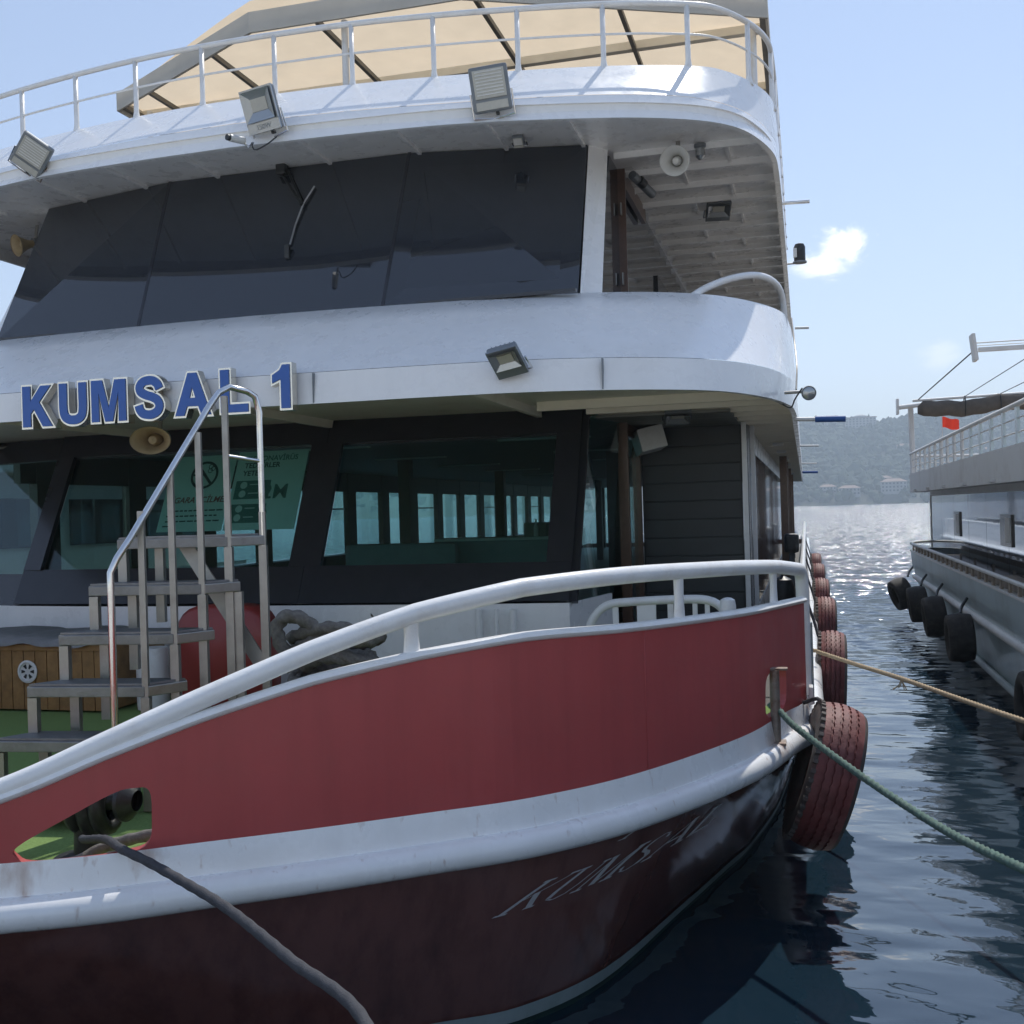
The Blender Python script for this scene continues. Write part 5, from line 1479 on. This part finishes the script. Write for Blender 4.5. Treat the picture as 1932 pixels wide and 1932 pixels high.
# posters behind the left saloon pane
def ppt(x, s_, off=0.05):
    """point behind the glass: s_ is height along the raked pane"""
    xa, xb = XL + 0.12, CX - 0.17
    w_ = (x - xa) / (xb - xa); a, b_ = Vector(frontpt(xa, s_)), Vector(frontpt(xb, s_))
    return a + (b_ - a) * w_ + Vector((0, off + 0.03, 0))
def poster(name, x0, x1, k0, k1, label):
    e = empty(name, ppt(x0, k0), label, 'poster', 'posters behind the saloon glass')
    quad_panel('sheet', ppt(x0, k0), ppt(x1, k0), ppt(x1, k1), ppt(x0, k1), PAPER, e, -0.002)
    kh = (ft_[0] - fb_[0]) ** 2 + (ft_[1] - fb_[1]) ** 2
    kh = math.sqrt(kh)
    def place(V, F, x, k, m_, nm, off=0.046):
        obj(nm, [ppt(x + v.x, k + v.y / kh, off) for v in V], F, m_, e)
    def txt(body, size, x, k, m_, shear=0.0, nm='print', align='LEFT'):
        V, F = text_mesh(body, size, 0, 0.002, shear, align); place(V, F, x, k, m_, nm)
    def rect(x, k, w, h, m_, off=0.047, nm='print'):
        V = [Vector((0, 0, 0)), Vector((w, 0, 0)), Vector((w, h, 0)), Vector((0, h, 0))]; place(V, [(0,1,2,3)], x, k, m_, nm, off)
    def ring(x, k, r, w, m_, n=28, off=0.046):
        V = []; F = []
        for j in range(n):
            a = 2 * math.pi * j / n
            V += [Vector((r * math.cos(a), r * math.sin(a), 0)), Vector(((r - w) * math.cos(a), (r - w) * math.sin(a), 0))]
            F.append((2*j, 2*((j+1) % n), 2*((j+1) % n)+1, 2*j+1))
        place(V, F, x, k, m_, 'print', off)
    return e, txt, rect, ring
e, txt, rect, ring = poster('no_smoking_poster', -6.72, -5.92, 0.40, 0.84, 'pale no smoking poster with a barred circle behind the left pane')
ring(-6.28, 0.725, 0.17, 0.03, PINK)
rect(-6.42, 0.722, 0.16, 0.022, PINK)
V = [Vector((-0.115, 0.115, 0)), Vector((-0.09, 0.135, 0)), Vector((0.12, -0.105, 0)), Vector((0.095, -0.125, 0))]
obj('print', [ppt(-6.28 + v.x, 0.725 + v.y / 2.07, 0.045) for v in V], [(0,1,2,3)], PINK, e)
for j in range(3): ring(-6.22 + 0.03 * (j % 2), 0.75 + 0.012 * j, 0.03, 0.008, PINK, 14)
txt('SİGARA İÇİLMEZ', 0.098, -6.68, 0.565, PRED, 0.25)
rngp = np.random.default_rng(12)          # fine print too small to read: broken rules of ink
for j in range(3):
    xx = -6.64
    while xx < -6.02:
        w_ = float(rngp.uniform(0.03, 0.085)); rect(xx, 0.515 - 0.03 * j, w_, 0.017, PINK); xx += w_ + 0.014
rect(-6.66, 0.428, 0.10, 0.016, PINK)
e, txt, rect, ring = poster('distance_poster', -5.90, -5.06, 0.40, 0.85, 'pale two metre distance poster with dark panels beside the no smoking poster')
txt('KORONAVİRÜS', 0.085, -5.78, 0.795, PDARK); txt('TEDBİRLER', 0.085, -5.80, 0.755, PINK); txt('YETER.', 0.085, -5.80, 0.71, PINK)
rect(-5.86, 0.575, 0.42, 0.22, PDARK); rect(-5.86, 0.44, 0.42, 0.22, PDARK)
for kk in (0.655, 0.605, 0.52, 0.47):
    ring(-5.76, kk, 0.042, 0.042, PAPER, 18, 0.0445); rect(-5.69, kk, 0.12, 0.012, PAPER, 0.0445)
txt('2M', 0.24, -5.52, 0.575, PDARK); txt('2', 0.24, -5.52, 0.44, PDARK)
# ================================================================== the boat moored alongside on the right
rb = empty('grey_tour_boat', (5.5, 16, 0), 'grey and white two deck tour boat moored across the water', 'boat')
RP = [(2.22, 2.0), (2.2, 12), (2.2, 22), (2.2, 25.0), (2.26, 25.7), (2.6, 26.3), (4.0, 26.9), (5.6, 27.0)]
rp = index_curve(RP, 6)
def rrow(z, dx, dy=0.0):
    q = rp.copy(); k = np.clip((q[:, 1] - 20) / 7, 0, 1)
    q[:, 0] += dx; q[:, 1] -= dy * k
    return np.concatenate([q, np.full((len(q), 1), z)], 1)
loft('hull', [rrow(1.34, 0.0), rrow(1.0, 0.02, 0.2), rrow(0.80, 0.06, 0.6)], RBH, rb)
loft('lower_hull', [rrow(0.80, 0.06, 0.6), rrow(0.45, 0.12, 1.2), rrow(0.12, 0.2, 2.0), rrow(-0.4, 0.5, 3.0)], RBH, rb)
tube('rub_pipe', rrow(0.80, 0.04, 0.6), 0.06, RBW, rb)
tube('chine_pipe', rrow(0.10, 0.16, 2.0), 0.05, RBH, rb)
loft('sheer_cap', [rrow(1.335, -0.02), rrow(1.36, -0.02), rrow(1.36, 0.08)], RBW, rb, smooth=False)
gr = tube('gunwale_rail', rrow(1.50, 0.02), 0.028, RBW, rb)
for k in range(34):
    y = 6.0 + k * 0.575
    box('rail_stanchion', (2.23, y, 1.43), (0.03, 0.11, 0.14), RBD, gr)
box('rail_backing', (2.30, 15, 1.39), (0.02, 20.5, 0.10), RBD, rb)
V = [(2.25, 2, 1.22), (2.25, 25.5, 1.22), (3.2, 26.4, 1.22), (8.6, 26.4, 1.22), (8.6, 2, 1.22)]
obj('side_deck', V, [(0,1,2,3,4)], RBD, rb)
# mirror glass saloon wall in panels
for k in range(11):
    y = 5.0 + k * 1.95
    box('saloon_panel', (2.78, y + 0.97, 1.80), (0.03, 1.93, 1.46), MIRROR, rb)
box('saloon_corner', (2.80, 26.5, 1.80), (0.10, 0.14, 1.5), RBW, rb)
box('saloon_head', (2.80, 15.6, 2.59), (0.07, 22.0, 0.12), RBW, rb)
box('saloon_end', (5.7, 26.55, 1.80), (5.8, 0.05, 1.5), MIRROR, rb)
for (y, w_) in ((22.0, 0.8), (16.8, 0.9), (14.3, 0.8)):
    fr = box('sliding_window', (2.755, y, 1.98), (0.03, w_, 0.46), DARK, rb, bev=0.008)
    box('pane', (2.742, y - w_ * 0.2, 1.98), (0.012, w_ * 0.42, 0.36), RBW, fr)
sb = box('seat_locker', (2.62, 14.9, 1.22), (0.26, 2.2, 0.34), RBD, rb, bev=0.03)
for y in (13.0, 17.6, 19.5, 21.5, 23.4):
    box('deck_bench_post', (2.55, y, 1.2), (0.04, 0.04, 0.3), RBD, rb)
# upper deck edge
UPY = [(2.2, 2.0), (2.2, 24.0), (2.24, 25.3), (2.5, 26.3), (3.4, 27.0), (5.6, 27.2)]
up = index_curve(UPY, 6)
def urow(z, dx=0.0):
    q = up.copy(); q[:, 0] += dx; return np.concatenate([q, np.full((len(q), 1), z)], 1)
loft('upper_fascia', [urow(2.62, 0.3), urow(2.62), urow(2.80), urow(3.02), urow(3.02, 0.06)], RBW, rb, sharp=40)
obj('upper_soffit', [(2.25, 2, 2.655), (2.25, 26, 2.655), (5.6, 27, 2.655), (9, 26, 2.655), (9, 2, 2.655)], [(0,1,2,3,4)], RBW, rb)
obj('upper_floor', [(2.25, 2, 2.96), (2.25, 26, 2.96), (5.6, 27, 2.96), (9, 26, 2.96), (9, 2, 2.96)], [(0,1,2,3,4)], RBD, rb)
url = tube('upper_rail', urow(3.45, 0.03), 0.03, RBW, rb)
tube('rail_line', urow(3.30, 0.03), 0.010, RBW, url); tube('rail_line', urow(3.15, 0.03), 0.010, RBW, url)
for k in range(24):
    y = 5.0 + k * 0.86
    box('rail_post', (2.23, y, 3.23), (0.03, 0.13 if y < 17 else 0.16, 0.44), RBW if y > 17 else RBH, url)
for k in range(8):
    y = 7 + k * 2.4
    box('fender_cleat', (2.17, y, 2.66), (0.06, 0.35, 0.04), RBW, rb)
# upper deck fittings
tube('awning_post', [(2.32, 25.5, 3.0), (2.30, 25.5, 4.55)], 0.06, RBW, rb)
tube('awning_arm', [(2.05, 25.4, 4.50), (2.75, 25.3, 4.55)], 0.05, RBW, rb)
box('arm_end_plate', (2.02, 25.4, 4.52), (0.05, 0.25, 0.34), RBW, rb, bev=0.01)
aw = empty('furled_awning', (4.5, 25.0, 4.2), 'furled brown awning slung across the top of the tour boat', 'awning')
V = []
for x in np.linspace(2.40, 8.5, 50):
    s_ = 0.02 * math.sin(x * 5) + 0.015 * math.sin(x * 13)
    e_ = 1.0 if 2.45 < x else 0.5
    V.append([(x, 25.0 + 0.12 * e_ * math.cos(a) * (1 if math.cos(a) < 0 else 1), 4.40 + 0.02 * (x - 2.4) + s_ + 0.20 * e_ * math.sin(a) * (0.85 + 0.15 * math.sin(x * 3 + a))) for a in np.linspace(0, 2 * math.pi, 16)[:-1]])
loft('awning_roll', V, AWN, aw, closed=True, caps=True)
tube('awning_spar', [(2.3, 25.0, 4.60), (8.6, 25.0, 4.72)], 0.03, RBW, aw)
for x in (3.35, 4.05, 5.2): tube('lashing', [(x, 25.0 + 0.14 * math.cos(a), 4.43 + 0.22 * math.sin(a)) for a in np.linspace(0, 6.28, 14)], 0.012, BLACK, aw)
ya = empty('mast_yard', (3.85, 20, 3.0), 'white mast and yard with a flat end plate above the tour boat', 'mast')
tube('mast', [(3.93, 20, 2.96), (3.93, 20, 6.9)], 0.075, RBW, ya, n=14)
box('yard_beam', (3.42, 20, 4.98), (1.0, 0.10, 0.07), RBW, ya)
tube('yard_rail', [(2.88, 20, 5.10), (3.9, 20, 5.10)], 0.012, RBW, ya)
tube('yard_rail', [(2.88, 20, 5.05), (3.9, 20, 5.05)], 0.008, RBW, ya)
box('end_plate', (2.85, 20, 5.02), (0.06, 0.34, 0.46), RBW, ya, M=Matrix.Rotation(R(-6), 3, 'Y'), bev=0.01)
for i, (a, b_, l) in enumerate((((2.42, 25.0, 4.62), (2.86, 20.0, 4.98), 'thick stay cable from the awning end up to the yard plate'), ((3.35, 25.0, 4.63), (3.93, 20, 4.95), 'thin stay cable from the middle lashing up to the mast'), ((4.05, 25.0, 4.65), (5.2, 19, 5.1), 'thin stay cable from the last lashing at the picture edge'))):
    tag(tube('stay_cable', [a, b_], 0.012 if i == 0 else 0.008, RGREY), l, 'cable', 'stay cables of the tour boat')
fl = empty('red_flag', (3.12, 26, 3.0), 'small red flag on a thin staff above the tour boat railing', 'flag')
tube('flag_staff', [(3.0, 26.0, 2.97), (3.0, 26.0, 4.32)], 0.010, RBW, fl)
V = [[(3.0 + 0.36 * u, 26.0 + 0.05 * math.sin(u * 7 + v), 4.30 - 0.24 * v - 0.10 * u + 0.015 * math.sin(u * 9)) for u in np.linspace(0, 1, 14)] for v in np.linspace(0, 1, 8)]
loft('flag_cloth', V, FLAGR, fl)
RG = 'black tyres along the tour boat'
t0 = make_tyre('boat_tyre', 'nearest black tyre hanging on the tour boat at the picture edge', TYREW, TYREW, 0.34, 0.34, seg=40, group=RG, detail=False)
labs = ['nearest black tyre hanging on the tour boat at the picture edge', 'second black tyre on the tour boat, hanging upright by a chain', 'third black tyre on the tour boat, hanging between two others', 'fourth black tyre on the tour boat, close to its end', 'farthest black tyre tilted off the end of the tour boat']
for i, (x, y, z, rx, ry) in enumerate(((2.04, 11.0, 0.50, 0, 2), (2.02, 16.2, 0.52, 10, -3), (2.00, 19.1, 0.52, 25, -6), (1.98, 21.6, 0.50, 40, -8), (1.90, 24.3, 0.48, 15, -18))):
    c_ = t0 if i == 0 else copy_tree(t0)
    c_.location = (x, y, z); c_.rotation_euler = (R(rx), R(ry), R(0 if i < 4 else 14)); c_['label'] = labs[i]
    ch = tube('tyre_chain', catmull([(2.19, y + 0.5, 1.02), (2.10, y + 0.35, 0.92), (2.05, y + 0.12, 0.84)], 10), 0.022, BLACK)
    tag(ch, ['chain holding the nearest black tyre on the tour boat', 'chain holding the second black tyre on the tour boat', 'chain holding the third black tyre on the tour boat', 'chain holding the fourth black tyre on the tour boat', 'chain holding the farthest black tyre on the tour boat'][i], 'chain', 'tyre chains on the tour boat')

# ================================================================== the boat on the other side, glimpsed through the saloon
lb = empty('white_neighbour_boat', (-16, 20, 0), 'white boat beyond the ferry, glimpsed at the left edge and through windows', 'boat')
LPn = [(-11.6, 21), (-11.6, 12), (-12.0, 8.5), (-13.6, 5.5), (-15.5, 4.8), (-17.4, 5.5), (-19.0, 8.5), (-19.4, 12), (-19.4, 21)]
lp = index_curve(LPn, 6)
def lrow(z, s_): 
    q = lp.copy(); q[:, 0] = -15.5 + (q[:, 0] + 15.5) * s_; return np.concatenate([q, np.full((len(q), 1), z)], 1)
loft('hull', [lrow(1.6, 1.0), lrow(0.8, 0.97), lrow(-0.4, 0.9)], RBW, lb)
tube('rub_rail', lrow(1.3, 1.0), 0.07, RBD, lb)
obj('deck', [tuple(p_) for p_ in lrow(1.0, 0.98)], [tuple(range(len(lp)))], RBD, lb)
box('lower_cabin', (-15.5, 16, 2.1), (6.4, 9.6, 2.4), RBW, lb, bev=0.05)
for k in range(4):
    box('cabin_window', (-12.28, 12.4 + k * 2.3, 2.5), (0.05, 1.7, 0.8), DGLASS, lb)
box('upper_floor', (-15.5, 15.5, 3.4), (7.6, 11, 0.25), RBW, lb, bev=0.05)
box('upper_cabin', (-15.5, 16, 4.3), (5.4, 8, 1.6), DGLASS, lb, bev=0.05)
box('roof', (-15.0, 16, 5.2), (7.4, 10, 0.2), DARK, lb, bev=0.05)
tube('roof_wire', [(-15.5, 14, 6.8), (-11.5, 13.2, 5.3)], 0.012, RGREY, lb)
tube('roof_mast', [(-15.5, 14, 5.2), (-15.5, 14, 7.0)], 0.05, RBW, lb)

# ================================================================== harbour air
hz = obj('haze', *boxv((0, 750, 68), (3700, 2000, 142)), bpy.data.materials.new('harbour_haze'))
hm = hz.data.materials[0]; hm.use_nodes = True
t = hm.node_tree
t.nodes.remove(t.nodes['Principled BSDF'])
pv = t.nodes.new('ShaderNodeVolumePrincipled')
pv.inputs['Color'].default_value = (0.74, 0.87, 1.0, 1)
pv.inputs['Density'].default_value = 0.0006
pv.inputs['Anisotropy'].default_value = 0.25
t.links.new(pv.outputs[0], t.nodes['Material Output'].inputs['Volume'])
hz['kind'] = 'stuff'; hz['label'] = 'pale blue summer haze over the harbour water'
